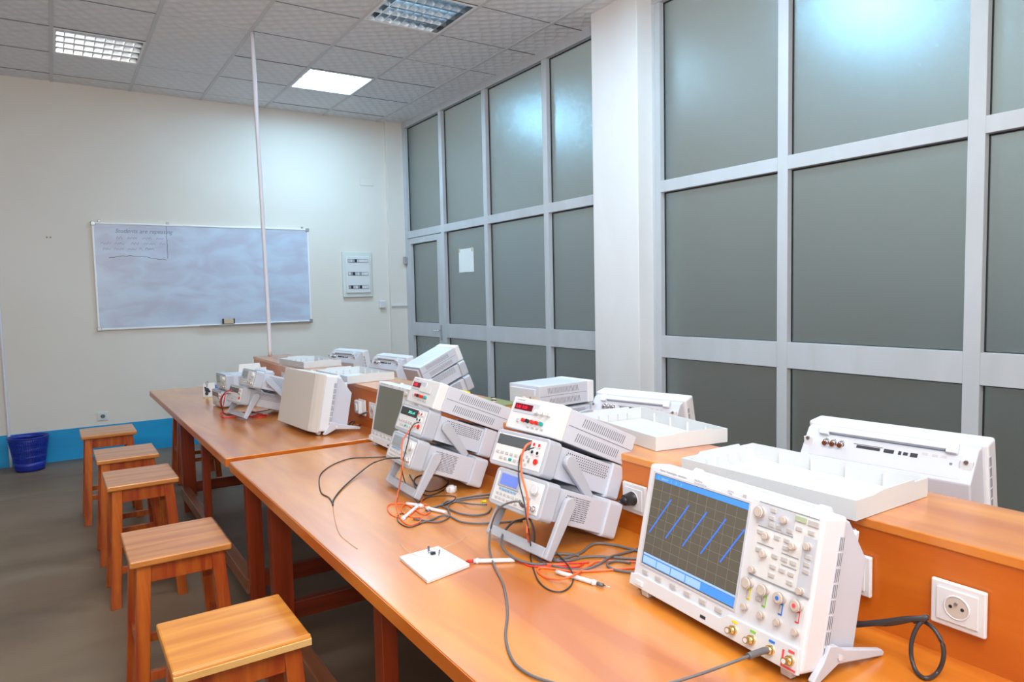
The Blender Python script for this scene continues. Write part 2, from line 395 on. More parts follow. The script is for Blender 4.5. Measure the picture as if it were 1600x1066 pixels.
for i in range(len(c2)-1):
    y0, y1 = c2[i][1], c2[i+1][0]
    G(w2, 'transom', 'aluminium', y0, y1, ZT[0], ZT[1]); G(w2, 'transom', 'aluminium', y0, y1, ZL[0]-0.006, ZL[1]-0.004); G(w2, 'transom', 'aluminium', y0, y1, 0, ZB)
    pane(w2, y0, y1, ZT[1], ZH); pane(w2, y0, y1, ZL[1]-0.004, ZT[0]); pane(w2, y0, y1, ZB, ZL[0]-0.006)
d1 = struct(empty('door_1', (XG, 0, 0)))
dy0, dy1 = 6.442, 7.243
G(d1, 'stile', 'aluminium', dy0, dy0+0.10, 0.01, 2.038, 0.002); G(d1, 'stile', 'aluminium', dy1-0.065, dy1, 0.01, 2.038, 0.002)
G(d1, 'top_rail', 'aluminium', dy0+0.10, dy1-0.065, 1.975, 2.038, 0.002)
G(d1, 'lock_rail', 'aluminium', dy0+0.10, dy1-0.065, 0.957, 1.105, 0.002)
G(d1, 'bottom_rail', 'aluminium', dy0+0.10, dy1-0.065, 0.01, 0.14, 0.002)
pane(d1, dy0+0.10, dy1-0.065, 1.105, 1.975); pane(d1, dy0+0.10, dy1-0.065, 0.14, 0.957)
MB().tube([(0.003, 6.49, 1.035), (-0.035, 6.49, 1.035), (-0.045, 6.51, 1.035), (-0.045, 6.60, 1.035)], 0.008, 8).build('door_handle', 'chrome', d1)
B(-0.004, 0.004, 6.475, 6.505, 0.93, 1.09).build('handle_plate', 'steel_grey', d1)
tag(B(3.345, 3.383, 7.262, 7.296, 1.76, 1.84).build('door_latch', 'steel_grey', bevel=0.003), 'small metal box latch screwed to the door frame beside the far corner', 'latch')
pp = MB()
y0, z0 = 5.855, 1.62
pp._add([(XG+0.0405, y0, z0), (XG+0.0405, y0+0.288, z0), (XG+0.0405, y0+0.288, z0+0.232), (XG+0.0405, y0, z0+0.232), (XG+0.0385, y0+0.003, z0+0.002), (XG+0.036, y0+0.285, z0+0.003), (XG+0.0385, y0+0.288, z0+0.23), (XG+0.0385, y0, z0+0.23)], [(3, 2, 1, 0), (4, 5, 6, 7), (0, 1, 5, 4), (1, 2, 6, 5), (2, 3, 7, 6), (3, 0, 4, 7)])
ps = thing('paper_sheet', 'blank white sheet of paper taped to the glass beside the door', 'paper', (0, 0, 0))
pp.build('sheet', 'paper', ps)
for dy in (0.01, 0.262): B(XG+0.034, XG+0.0385, y0+dy, y0+dy+0.02, z0+0.20, z0+0.24).build('tape', 'sponge', ps)

# ------------------------------------------------------------------ far wall things
wb = thing('whiteboard', 'smudged white marker board with faded handwriting on the far wall', 'whiteboard', (0.34, YW, 1.15))
bw, bh = 1.955, 0.975
B(0.01, bw-0.01, -0.016, -0.004, 0.01, bh-0.01).build('writing_surface', 'board_white', wb)
for n_, a in (('top', (0, bw, -0.022, 0, bh-0.016, bh)), ('bottom', (0, bw, -0.026, 0, 0, 0.016)), ('l', (0, 0.016, -0.022, 0, 0.016, bh-0.016)), ('r', (bw-0.016, bw, -0.022, 0, 0.016, bh-0.016))):
    B(*a).build('frame_bar', 'white_paint_metal', wb, bevel=0.003)
for x in (0, bw):
    for z in (0, bh):
        B(x-0.006 if x == 0 else x-0.03, x+0.03 if x == 0 else x+0.006, -0.028, -0.001, z-0.006 if z == 0 else z-0.03, z+0.03 if z == 0 else z+0.006).build('corner_cap', 'steel_grey', wb, bevel=0.004)
for x in (0.06, 0.62, bw-0.06): B(x-0.012, x+0.012, -0.012, 0, bh+0.001, bh+0.022).build('hanger', 'steel_grey', wb, bevel=0.003)
B(0.85, bw-0.02, -0.045, -0.026, 0.0, 0.008).build('pen_ledge', 'steel_grey', wb)
text('handwriting', 'Students are repeating', 0.052, 'marker_ink', wb, Matrix.Translation((0.18, -0.0165, 0.885)) @ FRONT, shear=0.3)
random.seed(3)
def scribble(x0, x1, z, amp, m='marker_ink', r=0.0012, gap=0.12):
    x = x0
    mb = MB()
    while x < x1:
        n = random.randint(4, 9); pts = []
        for k in range(n):
            pts.append((x, -0.0165, z+amp*(0.5 if k % 2 else -0.3)*random.uniform(0.5, 1.2))); x += random.uniform(0.008, 0.016)
            if x > x1: break
        if len(pts) > 2: mb.tube(pts, r, 4, sub=3)
        x += random.uniform(0.015, 0.04)
    return mb.build('handwriting', m, wb)
scribble(0.19, 0.58, 0.835, 0.028); scribble(0.06, 0.60, 0.785, 0.028); scribble(0.08, 0.40, 0.735, 0.024); scribble(0.42, 0.50, 0.737, 0.03, 'text_dark', 0.0016)
mb = MB(); mb.tube([(0.606+random.uniform(-0.003, 0.003), -0.0165, 0.955-k*0.016) for k in range(20)], 0.0018, 4, sub=2)
mb.tube([(0.12+0.02*k, -0.0165, 0.655+0.02*math.sin(k*0.17)+random.uniform(-0.004, 0.004)) for k in range(25)], 0.0018, 4, sub=2)
mb.build('divider_line', 'marker_dark', wb)
er = thing('board_eraser', 'beige felt eraser with black ends resting on the whiteboard ledge', 'eraser', (1.40, YW-0.036, 1.167))
B(0.012, 0.105, -0.010, 0.012, 0, 0.044).build('felt_body', 'sponge', er, bevel=0.003); B(0, 0.014, -0.013, 0.014, -0.0, 0.048).build('end_cap', 'black_plastic', er, bevel=0.003); B(0.103, 0.115, -0.013, 0.014, -0.0, 0.048).build('end_cap', 'black_plastic', er, bevel=0.003)

ep = thing('fuse_panel', 'pale grey electrical distribution panel with three breaker rows beside the whiteboard', 'electrical panel', (2.648, YW, 1.40))
B(0, 0.335, -0.03, 0, 0, 0.49).build('back_box', 'old_panel', ep, bevel=0.006)
B(0.03, 0.305, -0.045, -0.03, 0.045, 0.445).build('door', 'panel_white', ep, bevel=0.004)
for k, z in enumerate((0.375, 0.235, 0.09)):
    B(0.055, 0.285, -0.0465, -0.044, z, z+0.038).build('breaker_window', 'slot_grey', ep)
    for j in range(9):
        m = ('body_grey', 'black_plastic', 'steel_grey', 'panel_white')[(j*7+k*3) % 4] if j < 6 else 'panel_white'
        B(0.058+j*0.025, 0.080+j*0.025, -0.051, -0.0465, z+0.004, z+0.034).build('breaker', m, ep)
jb = thing('junction_box', 'small blank white junction box on the wall below the fuse panel', 'junction box', (3.06, YW, 1.27))
B(0, 0.075, -0.035, 0, 0, 0.085).build('box', 'white_plastic', jb, bevel=0.006); B(0.006, 0.069, -0.038, -0.035, 0.006, 0.079).build('lid', 'white_plastic', jb, bevel=0.002)
tag(MB().box(3.19, 3.375, YW-0.068, YW-0.05, 1.285, 1.305).build('cable_trunking', 'white_plastic', bevel=0.002), 'short white cable trunking across the corner pilaster beside the door', 'trunking')
bp = thing('blank_plate', 'blank cover plate painted over high on the far wall above the fuse panel', 'plate', (2.89, YW, 2.62))
B(0, 0.155, -0.008, 0, 0, 0.09).build('plate', 'wall_paint', bp, bevel=0.003)
tag(MB().tube([(-0.372, YW-0.012, 1.60), (-0.37, YW-0.012, 0.85), (-0.366, YW-0.012, 0.0)], 0.011, 8).build('wall_conduit', 'conduit'), 'thin grey conduit running down the far wall above the blue bin', 'conduit')
nl = thing('wall_plug', 'two small brown screw plugs in the far wall left of the whiteboard', 'wall plug', (0.0, YW, 1.98))
for x in (0.0, 0.026): MB().cyl((x, -0.006, 0), 0.008, 0.006, 'y', 8).build('plug', 'cardboard', nl)

def socket(label, loc, rz, m='white_plastic', w_=0.088, h_=0.08):
    t = thing('wall_socket', label, 'socket', loc, rz)      # local: faces -y, centred
    B(-w_/2, w_/2, -0.009, 0, -h_/2, h_/2).build('plate', m, t, bevel=0.003)
    B(-w_*0.38, w_*0.38, -0.012, -0.009, -h_*0.36, h_*0.36).build('insert', m, t, bevel=0.001)
    prof = [(0.0195, 0.0), (0.0215, 0.0015), (0.0215, 0.003)]
    ring = MB(); n = 24
    for r0, r1, y0, y1 in ((0.019, 0.021, -0.0135, -0.012), ):
        vs = []
        for r_, y_ in ((0.019, -0.0135), (0.021, -0.0135), (0.0215, -0.0118), (0.0185, -0.0118)):
            vs += [(r_*math.cos(2*math.pi*j/n), y_, r_*math.sin(2*math.pi*j/n)) for j in range(n)]
        fs = [(i*n+j, ((i+1) % 4)*n+j, ((i+1) % 4)*n+(j+1) % n, i*n+(j+1) % n) for i in range(4) for j in range(n)]
        ring._add(vs, fs, True)
    ring.build('rim', m, t)
    MB().cyl((0, -0.0128, 0), 0.0186, 0.0006, 'y', 24).build('well', 'knob_cream' if m == 'white_plastic' else 'slot_grey', t)
    for a, b in ((-0.0095, 0), (0.0095, 0)): MB().cyl((a, -0.0134, b), 0.003, 0.0006, 'y', 10).build('pin_hole', 'black_plastic', t)
    MB().cyl((0, -0.017, 0.008), 0.0026, 0.004, 'y', 10).build('earth_pin', 'steel_grey', t)
    return t
socket('grey power socket on the far wall above the farthest stool', (0.336, YW, 0.363), 0, 'old_panel')

# bin
def make_bin():
    t = thing('waste_bin', 'blue slatted plastic waste bin on the floor against the blue band', 'waste bin', (-0.225, 7.13, 0.0))
    H = 0.285; r0, r1 = 0.105, 0.145
    n = 56
    body = MB()
    body.lathe([(0.0, 0.004), (r0, 0.004), (r0+0.003, 0.05)], n=n)
    for a, b in ((0.045, 0.075), (0.12, 0.135), (0.18, 0.2), (0.245, 0.285)):
        ra = r0+(r1-r0)*a/H; rb = r0+(r1-r0)*b/H
        body.lathe([(ra, a), (rb, b), (rb-0.004, b), (ra-0.004, a), (ra, a)], n=n)
    body.build('body', 'bin_blue', t)
    sl = MB()
    for k in range(n):
        a = 2*math.pi*k/n; c, s = math.cos(a), math.sin(a)
        def P(r, z, w_): return (r*c-w_*s, r*s+w_*c, z)
        ra, rb = r0-0.002, r1-0.002
        sl.hexa([P(ra-0.002, 0.01, -0.0035), P(ra+0.002, 0.01, -0.0035), P(ra+0.002, 0.01, 0.0035), P(ra-0.002, 0.01, 0.0035), P(rb-0.002, 0.27, -0.0045), P(rb+0.002, 0.27, -0.0045), P(rb+0.002, 0.27, 0.0045), P(rb-0.002, 0.27, 0.0045)])
    sl.build('slats', 'bin_blue', t, kind='stuff')
    MB().tube([(0.148*math.cos(2*math.pi*k/24), 0.148*math.sin(2*math.pi*k/24), H) for k in range(24)], 0.0055, 8, close=True, sub=2).build('rim', 'bin_blue', t)
    return t
make_bin()

# ------------------------------------------------------------------ benches
ZTAB = 0.75; ZSH = 0.96
def bench(label, x0, x1, y0, y1, legs, outer, group=None):
    """double bench half: top slab + legs + rails. outer=-1: seats on the -x side"""
    t = thing('lab_bench', label, 'bench', (x0, y0, 0))
    W_, L = x1-x0, y1-y0
    B(0, W_, 0, L, ZTAB-0.036, ZTAB).build('top', 'wood_table', t, bevel=0.003)
    B(-0.0015 if outer < 0 else W_, 0 if outer < 0 else W_+0.0015, 0.001, L-0.001, ZTAB-0.0355, ZTAB-0.003).build('edge_strip', 'wood_apron', t)
    B(0.002, W_-0.002, -0.0015, 0, ZTAB-0.0355, ZTAB-0.003).build('edge_strip', 'wood_apron', t)
    ox = 0.663-x0 if outer < 0 else W_-(0.663-0.565)-0.07
    ix = W_-0.09 if outer < 0 else 0.02
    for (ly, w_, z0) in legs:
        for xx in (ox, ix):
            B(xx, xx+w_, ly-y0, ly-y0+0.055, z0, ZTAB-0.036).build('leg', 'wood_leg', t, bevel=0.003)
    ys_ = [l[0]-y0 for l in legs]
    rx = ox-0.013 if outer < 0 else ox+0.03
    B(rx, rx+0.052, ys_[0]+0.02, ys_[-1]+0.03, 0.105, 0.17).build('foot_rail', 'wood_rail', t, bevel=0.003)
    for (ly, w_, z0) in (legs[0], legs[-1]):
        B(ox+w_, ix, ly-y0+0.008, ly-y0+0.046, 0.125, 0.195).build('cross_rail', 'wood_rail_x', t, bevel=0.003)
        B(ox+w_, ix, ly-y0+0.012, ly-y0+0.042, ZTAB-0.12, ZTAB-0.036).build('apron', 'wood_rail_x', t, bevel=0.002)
    return t
XM = 1.418
bench('varnished wooden lab bench nearest the camera, breadboard and stacked instruments on it', 0.565, XM, 0.22, 2.955, [(0.42, 0.075, 0), (1.65, 0.045, 0.17), (2.74, 0.078, 0)], -1)
bench('varnished wooden lab bench farther back towards the whiteboard, on the stool side', 0.565, XM, 3.03, 5.70, [(3.14, 0.062, 0), (4.2, 0.037, 0.17), (5.0, 0.08, 0)], -1)
bench('lab bench on the glazed wall side, nearer the camera', XM+0.002, 2.27, 0.22, 2.955, [(0.42, 0.075, 0), (1.65, 0.045, 0.17), (2.74, 0.078, 0)], 1)
bench('lab bench on the glazed wall side, farther back', XM+0.002, 2.27, 3.03, 5.70, [(3.14, 0.062, 0), (4.2, 0.037, 0.17), (5.0, 0.08, 0)], 1)
def riser(label, y0, y1):
    t = thing('bench_riser', label, 'shelf', (1.286, y0, ZTAB))
    L = y1-y0; W_ = 0.264
    B(0.0, 0.018, 0, L, 0, 0.191).build('front_board', 'wood_apron', t)
    B(W_-0.018, W_, 0, L, 0, 0.191).build('back_board', 'wood_apron', t)
    B(0.018, W_-0.018, 0, 0.018, 0, 0.191).build('end_board', 'wood_apron', t); B(0.018, W_-0.018, L-0.018, L, 0, 0.191).build('end_board', 'wood_apron', t)
    B(-0.0035, W_+0.003, -0.003, L+0.003, 0.191, 0.21).build('top_board', 'wood_table', t, bevel=0.0025)
    return t
riser('raised wooden shelf box along the middle of the nearer benches', 0.22, 2.96)
riser('raised wooden shelf box along the middle of the farther benches', 3.02, 5.604)

def socket_r(label, y, dz=0.0): return socket(label, (1.286-0.0035, y, 0.848+dz), -math.pi/2)
# face -x: local -y -> world -x
S_near = socket_r('white empty power socket on the shelf box, nearest the camera', 0.560)
S_2 = socket_r('white power socket half hidden behind the big oscilloscope', 0.757)
S_3 = socket_r('white power socket with a black plug behind the near instrument stack', 1.362)
S_4 = socket_r('white power socket beside the far oscilloscope with the closed front', 3.33)
S_5 = socket_r('white power socket just left of the switched-off oscilloscope', 3.185)
S_6 = socket_r('white power socket behind the far stack of instruments, on the left', 4.30, 0.02)
S_7 = socket_r('white power socket at the far end of the shelf box', 4.75, 0.02)

# ------------------------------------------------------------------ stools
def stool(label, x0, x1, y0, y1, seat='wood_seat', group='wooden stools along the bench', H=0.57):
    cx, cy = (x0+x1)/2, (y0+y1)/2
    t = thing('stool', label, 'stool', (cx, cy, 0), 0, group)
    hx, hy = (x1-x0)/2, (y1-y0)/2
    B(-hx, hx, -hy, hy, H-0.024, H).build('seat', seat, t, bevel=0.005)
    if seat == 'wood_seat_near':
        MB().prism([(-hy-0.002, H-0.023), (-hy-0.002, H-0.008), (-hy+0.010, H+0.0006), (-hy+0.010, H-0.023)], -hx+0.001, hx-0.001, 'x').build('front_edge', 'wood_seat_edge', t, label='pale unvarnished front edge')
    lw = 0.042; zt = H-0.024
    tx, ty = hx-0.022-lw/2, hy-0.018-lw/2
    bx, by = hx-0.022-lw/2+0.034, hy-lw/2+0.0
    for sx in (-1, 1):
        for sy in (-1, 1):
            a, b, c, d = sx*bx, sy*by, sx*tx, sy*ty; q = lw/2
            MB().hexa([(a-q, b-q, 0), (a+q, b-q, 0), (a+q, b+q, 0), (a-q, b+q, 0), (c-q, d-q, zt), (c+q, d-q, zt), (c+q, d+q, zt), (c-q, d+q, zt)]).build('leg', 'wood_stool', t, bevel=0.002)
    for sy in (-1, 1):
        yy = sy*(ty+0.004)
        B(-tx+q-0.003, tx-q+0.003, yy-0.010, yy+0.010, zt-0.062, zt-0.001).build('apron', 'wood_stool', t, bevel=0.001)
    for sx in (-1, 1):
        xx = sx*(tx+0.004)
        B(xx-0.010, xx+0.010, -ty+q-0.003, ty-q+0.003, zt-0.062, zt-0.001).build('apron', 'wood_stool', t, bevel=0.001)
        k = 0.24; xs_ = sx*(bx+(tx-bx)*k/zt)
        B(xs_-0.010, xs_+0.010, -by+q-0.002, by-q+0.002, k-0.015, k+0.015).build('stretcher', 'wood_stool', t, bevel=0.001)
    k = 0.17
    for sy in (-1, 1):
        xr = bx+(tx-bx)*k/zt; yy = sy*(by+(ty-by)*k/zt)
        B(-xr+q-0.002, xr-q+0.002, yy-0.010, yy+0.010, k-0.015, k+0.015).build('stretcher', 'wood_stool', t, bevel=0.001)
    return t
stool('wooden stool at the front with a pale bare edge on its seat', 0.18, 0.493, 1.683, 1.985, 'wood_seat_near')
stool('wooden stool second from the front, beside the near bench corner', 0.162, 0.473, 2.504, 2.857)
stool('wooden stool third from the front, overlapping the stool behind it', 0.162, 0.46, 3.60, 3.95)
stool('wooden stool fourth from the front, mostly hidden by the third', 0.152, 0.45, 4.238, 4.58)
stool('wooden stool farthest back, nearest the blue bin', 0.108, 0.418, 5.08, 5.40)
stool('dark wooden stool seen between the legs under the far bench', 0.74, 1.04, 5.80, 6.13, group='stools beyond the bench')

# ------------------------------------------------------------------ instruments
def face_text(parent, s, x, z, size, m='text_grey', y=-0.0006, name='lettering'):
    return text(name, s, size, m, parent, Matrix.Translation((x, y, z)) @ FRONT)
def rbox(mb, x0, x1, y0, y1, z0, z1, r, n=5):    # box with rounded xz outline
    poly = []
    for cx, cz, a0 in ((x1-r, z1-r, 0), (x0+r, z1-r, 90), (x0+r, z0+r, 180), (x1-r, z0+r, 270)):
        for k in range(n+1):
            a = math.radians(a0+90*k/n); poly.append((cx+r*math.cos(a), cz+r*math.sin(a)))
    mb.prism(poly, y0, y1, 'y', smooth=False); return mb
def knob(parent, x, z, r, d, m='knob_cream', y=0.0, cap=None):
    k = MB().cyl((x, y, z), r*0.86, -d, 'y', 20, r).cyl((x, y-d+0.0, z), r*0.97, -0.0016, 'y', 20, r*0.8)
    o = k.build('knob', m, parent)
    if cap: MB().cyl((x, y-d-0.0017, z), r*0.35, -0.0004, 'y', 12).build('knob_dot', cap, o)
    return o
def bnc(parent, x, z, y=0.0, r=0.0085, m='brass'):
    o = MB().cyl((x, y, z), r, -0.006, 'y', 18).cyl((x, y-0.006, z), r*0.72, -0.012, 'y', 18).build('connector', m, parent)
    MB().cyl((x, y-0.0182, z), r*0.5, -0.0004, 'y', 12).build('connector_core', 'white_plastic', o)
    return o

def scope(label, screen='on', covered=False, w=0.454, h=0.277, rear=True, feet=True, front=True):
    t = thing('oscilloscope', label, 'oscilloscope')
    fm = 'scope_front'
    # bezel: outer shell, slightly tapered, slanted bottom
    bd = 0.064
    MB().hexa([(0.004, 0, 0.004), (w-0.004, 0, 0.004), (w, bd, 0.012), (0, bd, 0.012), (0.004, 0, h-0.002), (w-0.004, 0, h-0.002), (w, bd, h), (0, bd, h)]).build('bezel', fm, t, bevel=0.008, seg=3)
    MB().prism([(bd, 0.016), (bd, h-0.008), (bd+0.022, h-0.010), (0.140, h*0.76), (0.150, h*0.73), (0.150, 0.038), (0.10, 0.024)], 0.012, w-0.012, 'x').build('rear_body', 'body_grey', t, bevel=0.004)
    # side vents
    for xx, sx in ((w-0.0004, 1), (0.0004, -1)):
        mb = MB(); m2 = MB()
        for k in range(8):
            z0 = 0.028+k*(h-0.06)/8
            mb.box(xx-0.0006, xx+0.0006, 0.047, 0.061, z0, z0+(h-0.06)/8-0.003)
            for j in range(3): m2.box(xx-0.001, xx+0.001, 0.0485+j*0.0045, 0.0500+j*0.0045, z0+0.001, z0+(h-0.06)/8-0.004)
        mb.build('side_vent', 'scope_grey', t); m2.build('vent_slots', 'slot_grey', t, kind='stuff')
    # tilt brackets
    for xx in (-0.006, w-0.006):
        MB().prism([(0.055, 0.056), (0.075, 0.056), (0.095, 0.049), (0.205, 0.043), (0.213, 0.038), (0.210, 0.0315), (0.11, 0.026), (0.085, 0.024), (0.042, -0.005), (0.030, -0.0085), (0.024, -0.004), (0.045, 0.03)], xx, xx+0.012, 'x').build('tilt_foot', 'scope_grey', t, bevel=0.002)
        MB().cyl((xx-0.002, 0.085, 0.036), 0.006, 0.016, 'x', 12).build('pivot', 'white_plastic', t)
    if feet:
        for x in (0.03, w-0.05):
            MB().prism([(0.006, 0.006), (0.03, 0.008), (0.026, -0.0095), (0.012, -0.0125)], x, x+0.022, 'x').build('foot', 'white_plastic', t, bevel=0.002)
    if rear:
        A_, E_ = (0.088, h-0.012), (0.146, h*0.735)
        L_ = math.hypot(E_[0]-A_[0], E_[1]-A_[1]); ux, uz = (E_[0]-A_[0])/L_, (E_[1]-A_[1])/L_
        def sp(u, n): return (A_[0]+ux*u-uz*n, A_[1]+uz*u+ux*n)
        def sbox(x0, x1, u0, u1, n0, n1):
            return MB().prism([sp(u0, n0), sp(u1, n0), sp(u1, n1), sp(u0, n1)], x0, x1, 'x')
        sbox(0.070, w-0.075, -0.006, 0.010, 0.006, 0.013).build('carry_handle', 'scope_front', t, bevel=0.003)
        sbox(0.074, w-0.080, 0.0105, 0.0125, 0.000, 0.0015).build('handle_gap', 'slot_grey', t)
        for x in (0.052, w-0.080): sbox(x, x+0.026, -0.010, 0.018, 0.0, 0.014).build('handle_mount', 'scope_front', t, bevel=0.003)
        sbox(0.036, w-0.036, 0.0155, L_-0.004, -0.001, 0.0015).build('rear_panel', 'scope_grey', t, bevel=0.001)
        for x, q in ((0.014, 1), (w-0.042, -1)):
            a0, a1 = sp(0.030, 0.002), sp(0.030, 0.010)
            MB().hexa([(x+q*0.0+0.02*q, 0.150, 0.05), (x+0.028+0.02*q, 0.150, 0.05), (x+0.028+0.02*q, 0.160, 0.05), (x+0.02*q, 0.160, 0.05), (x, a0[0], a0[1]), (x+0.028, a0[0], a0[1]), (x+0.028, a1[0]+0.004, a1[1]), (x, a1[0]+0.004, a1[1])]).build('leg_bar', 'scope_front', t, bevel=0.002)
            c_ = sp(0.036, 0.011); MB().cyl((x+0.014, c_[0]-0.002, c_[1]), 0.005, 0.006, 'y', 10).build('screw', 'steel_grey', t)
        c_ = sp(0.034, 0.0)
        for k in range(3):
            xx = w-0.078-k*0.021
            MB().cyl((xx, c_[0]-0.004, c_[1]), 0.0088, 0.012, 'y', 16).cyl((xx, c_[0]+0.008, c_[1]), 0.0064, 0.010, 'y', 16).build('connector', 'chrome', t)
        for a, b, hh in ((0.293, 0.232, 0.008), (0.222, 0.197, 0.010), (0.186, 0.179, 0.010), (0.174, 0.163, 0.008), (0.157, 0.140, 0.011)):
            a, b = a*w/0.454, b*w/0.454
            sbox(b, a, 0.036-hh/2, 0.036+hh/2, 0.0012, 0.0025).build('port', 'slot_dark', t)
        sbox(0.226*w/0.454, 0.302*w/0.454, 0.0285, 0.0305, 0.0012, 0.0022).build('port_label', 'slot_grey', t)
        for x in (0.075, 0.095, 0.118): sbox(x, x+0.013, 0.025, 0.031, 0.0012, 0.0020).build('rear_mark', 'button_grey', t)
        sbox(0.060, 0.066, 0.040, 0.046, 0.0012, 0.0020).build('rear_mark', 'slot_grey', t)
    if covered:
        m = MB()
        m.prism([(0.0, -0.028), (0.40*w/0.454, -0.030), (w-0.03, -0.022), (w+0.003, -0.004), (w+0.003, 0.001), (-0.003, 0.001), (-0.003, -0.020)], 0.0, h, 'z')
        m.build('front_cover', 'grey_cover', t, bevel=0.004, seg=3, label='closed grey protective front cover')
        return t
    if not front: return t
    k = w/0.454
    # screen and glass
    scn = B(0.028*k, 0.295*k, -0.0012, 0.0008, 0.058*k, 0.257*k).build('screen', 'screen_glass' if screen == 'on' else 'screen_off', t)
    mb = MB().box(0.024*k, 0.028*k, -0.002, 0.001, 0.054*k, 0.261*k).box(0.295*k, 0.299*k, -0.002, 0.001, 0.054*k, 0.261*k).box(0.028*k, 0.295*k, -0.002, 0.001, 0.257*k, 0.261*k).box(0.028*k, 0.295*k, -0.002, 0.001, 0.054*k, 0.058*k)
    mb.build('screen_rim', 'scope_grey', t)
    if screen == 'on':
        B(0.031, 0.294, -0.0018, -0.0012, 0.244, 0.2555).build('status_bar', 'screen_blue', scn)
        B(0.031, 0.294, -0.0016, -0.0012, 0.079, 0.083).build('readout_line', 'screen_pale', scn)
        B(0.031, 0.294, -0.0017, -0.0012, 0.0605, 0.078).build('softkey_bar', 'screen_blue', scn)
        for i in range(4): B(0.033+i*0.044, 0.074+i*0.044, -0.0021, -0.0017, 0.062, 0.0765).build('softkey_label', 'screen_pale', scn)
        g = MB()
        for i in range(1, 10): g.box(0.031+i*0.0263-0.0003, 0.031+i*0.0263+0.0003, -0.0015, -0.0012, 0.084, 0.243)
        for i in range(1, 8): g.box(0.031, 0.294, -0.0015, -0.0012, 0.084+i*0.0199-0.0003, 0.084+i*0.0199+0.0003)
        g.build('graticule', 'screen_line', scn, kind='stuff')
        for a, b in (((0.038, 0.128), (0.090, 0.213)), ((0.090, 0.130), (0.143, 0.214)), ((0.142, 0.129), (0.194, 0.214)), ((0.194, 0.130), (0.245, 0.214)), ((0.246, 0.130), (0.293, 0.207))):
            dx, dz = b[0]-a[0], b[1]-a[1]; L = math.hypot(dx, dz); nx, nz = -dz/L*0.0016, dx/L*0.0016
            q = [(a[0]-nx, a[1]-nz), (b[0]-nx, b[1]-nz), (b[0]+nx, b[1]+nz), (a[0]+nx, a[1]+nz)]
            MB().prism(q, -0.0019, -0.0012, 'y').build('trace', 'screen_trace', scn)
        face_text(scn, '1', 0.040, 0.2465, 0.008, 'screen_pale', -0.002); face_text(scn, '200mV/    2      3      4', 0.050, 0.2468, 0.007, 'screen_pale', -0.002)
    # lower lip with soft keys
    MB().prism([(0.004*k, 0.005), (0.004*k, 0.028*k), (0.030*k, 0.034*k), (0.270*k, 0.032*k), (0.288*k, 0.044*k), (0.445*k, 0.049*k), (0.449*k, 0.005)], -0.006, 0.002, 'y').build('lower_lip', fm, t, bevel=0.0015)
    for x in (0.046, 0.089, 0.134, 0.176, 0.219, 0.261): B((x-0.009)*k, (x+0.009)*k, -0.004, 0.001, 0.0385*k, 0.0475*k).build('soft_key', 'button_grey', t, bevel=0.001)
    B(0.025*k, 0.049*k, -0.009, -0.005, 0.010*k, 0.022*k).build('power_button', 'white_plastic', t, bevel=0.002)
    B(0.222*k, 0.236*k, -0.0066, -0.0055, 0.014*k, 0.020*k).build('usb_port', 'slot_dark', t)
    # control area
    B(0.316*k, 0.448*k, -0.0008, 0.0006, 0.134*k, 0.266*k).build('control_plate', 'panel_white', t)
    B(0.317*k, 0.398*k, -0.0014, -0.0006, 0.226*k, 0.264*k).build('control_grey', 'scope_grey', t)  # light grey blocks of the control panel itself
    B(0.420*k, 0.447*k, -0.0014, -0.0006, 0.135*k, 0.233*k).build('control_grey', 'scope_grey', t)
    mb = MB()
    for (x0, x1, z) in ((0.318, 0.445, 0.2665), (0.318, 0.446, 0.1325), (0.322, 0.398, 0.2235), (0.325, 0.362, 0.1925), (0.38, 0.416, 0.1905), (0.383, 0.415, 0.171)):
        mb.box(x0*k, x1*k, -0.0016, -0.0006, (z-0.0009)*k, (z+0.0009)*k)
    mb.build('panel_line', 'text_grey', t)
    for x, z in ((0.351, 0.258), (0.350, 0.244), (0.351, 0.232), (0.368, 0.232), (0.391, 0.232), (0.409, 0.241), (0.434, 0.241), (0.329, 0.213), (0.367, 0.213), (0.388, 0.214), (0.388, 0.201), (0.331, 0.181), (0.368, 0.18), (0.388, 0.181), (0.407, 0.181), (0.367, 0.161), (0.387, 0.161), (0.406, 0.161), (0.367, 0.146), (0.406, 0.146), (0.434, 0.2), (0.434, 0.187), (0.434, 0.175), (0.347, 0.097)):
        B((x-0.0062)*k, (x+0.0062)*k, -0.0035, -0.0006, (z-0.0036)*k, (z+0.0036)*k).build('button', 'button_grey', t, bevel=0.0008)
    B(0.399*k, 0.421*k, -0.0035, -0.0006, 0.253*k, 0.263*k).build('button', 'button_green', t, bevel=0.0008, label='greenish run button')
    B(0.425*k, 0.446*k, -0.0035, -0.0006, 0.252*k, 0.262*k).build('button', 'button_grey', t, bevel=0.0008)
    knob(t, 0.326*k, 0.249*k, 0.0105*k, 0.012)
    for x, z in ((0.379, 0.248), (0.346, 0.21), (0.404, 0.209), (0.346, 0.177), (0.433, 0.218), (0.327, 0.143), (0.431, 0.141)): knob(t, x*k, z*k, 0.0066*k, 0.010)
    for i, (x, z, m, sm, xs_, zs) in enumerate(((0.323, 0.117, 'yellow_plastic', (0.322, 0.073), 0.307, 0.093), (0.359, 0.117, 'lime_plastic', (0.360, 0.072), 0.35, 0.096), (0.395, 0.116, 'blue_plastic', (0.396, 0.074), 0.392, 0.099), (0.430, 0.116, 'pink_red', (0.433, 0.072), 0.433, 0.097))):
        knob(t, x*k, z*k, 0.0105*k, 0.013, cap=m if i > 1 else None)
        MB().box((x-0.0038)*k, (x+0.0038)*k, -0.0012, -0.0002, 0.086*k, 0.107*k).build('channel_mark', m, t)
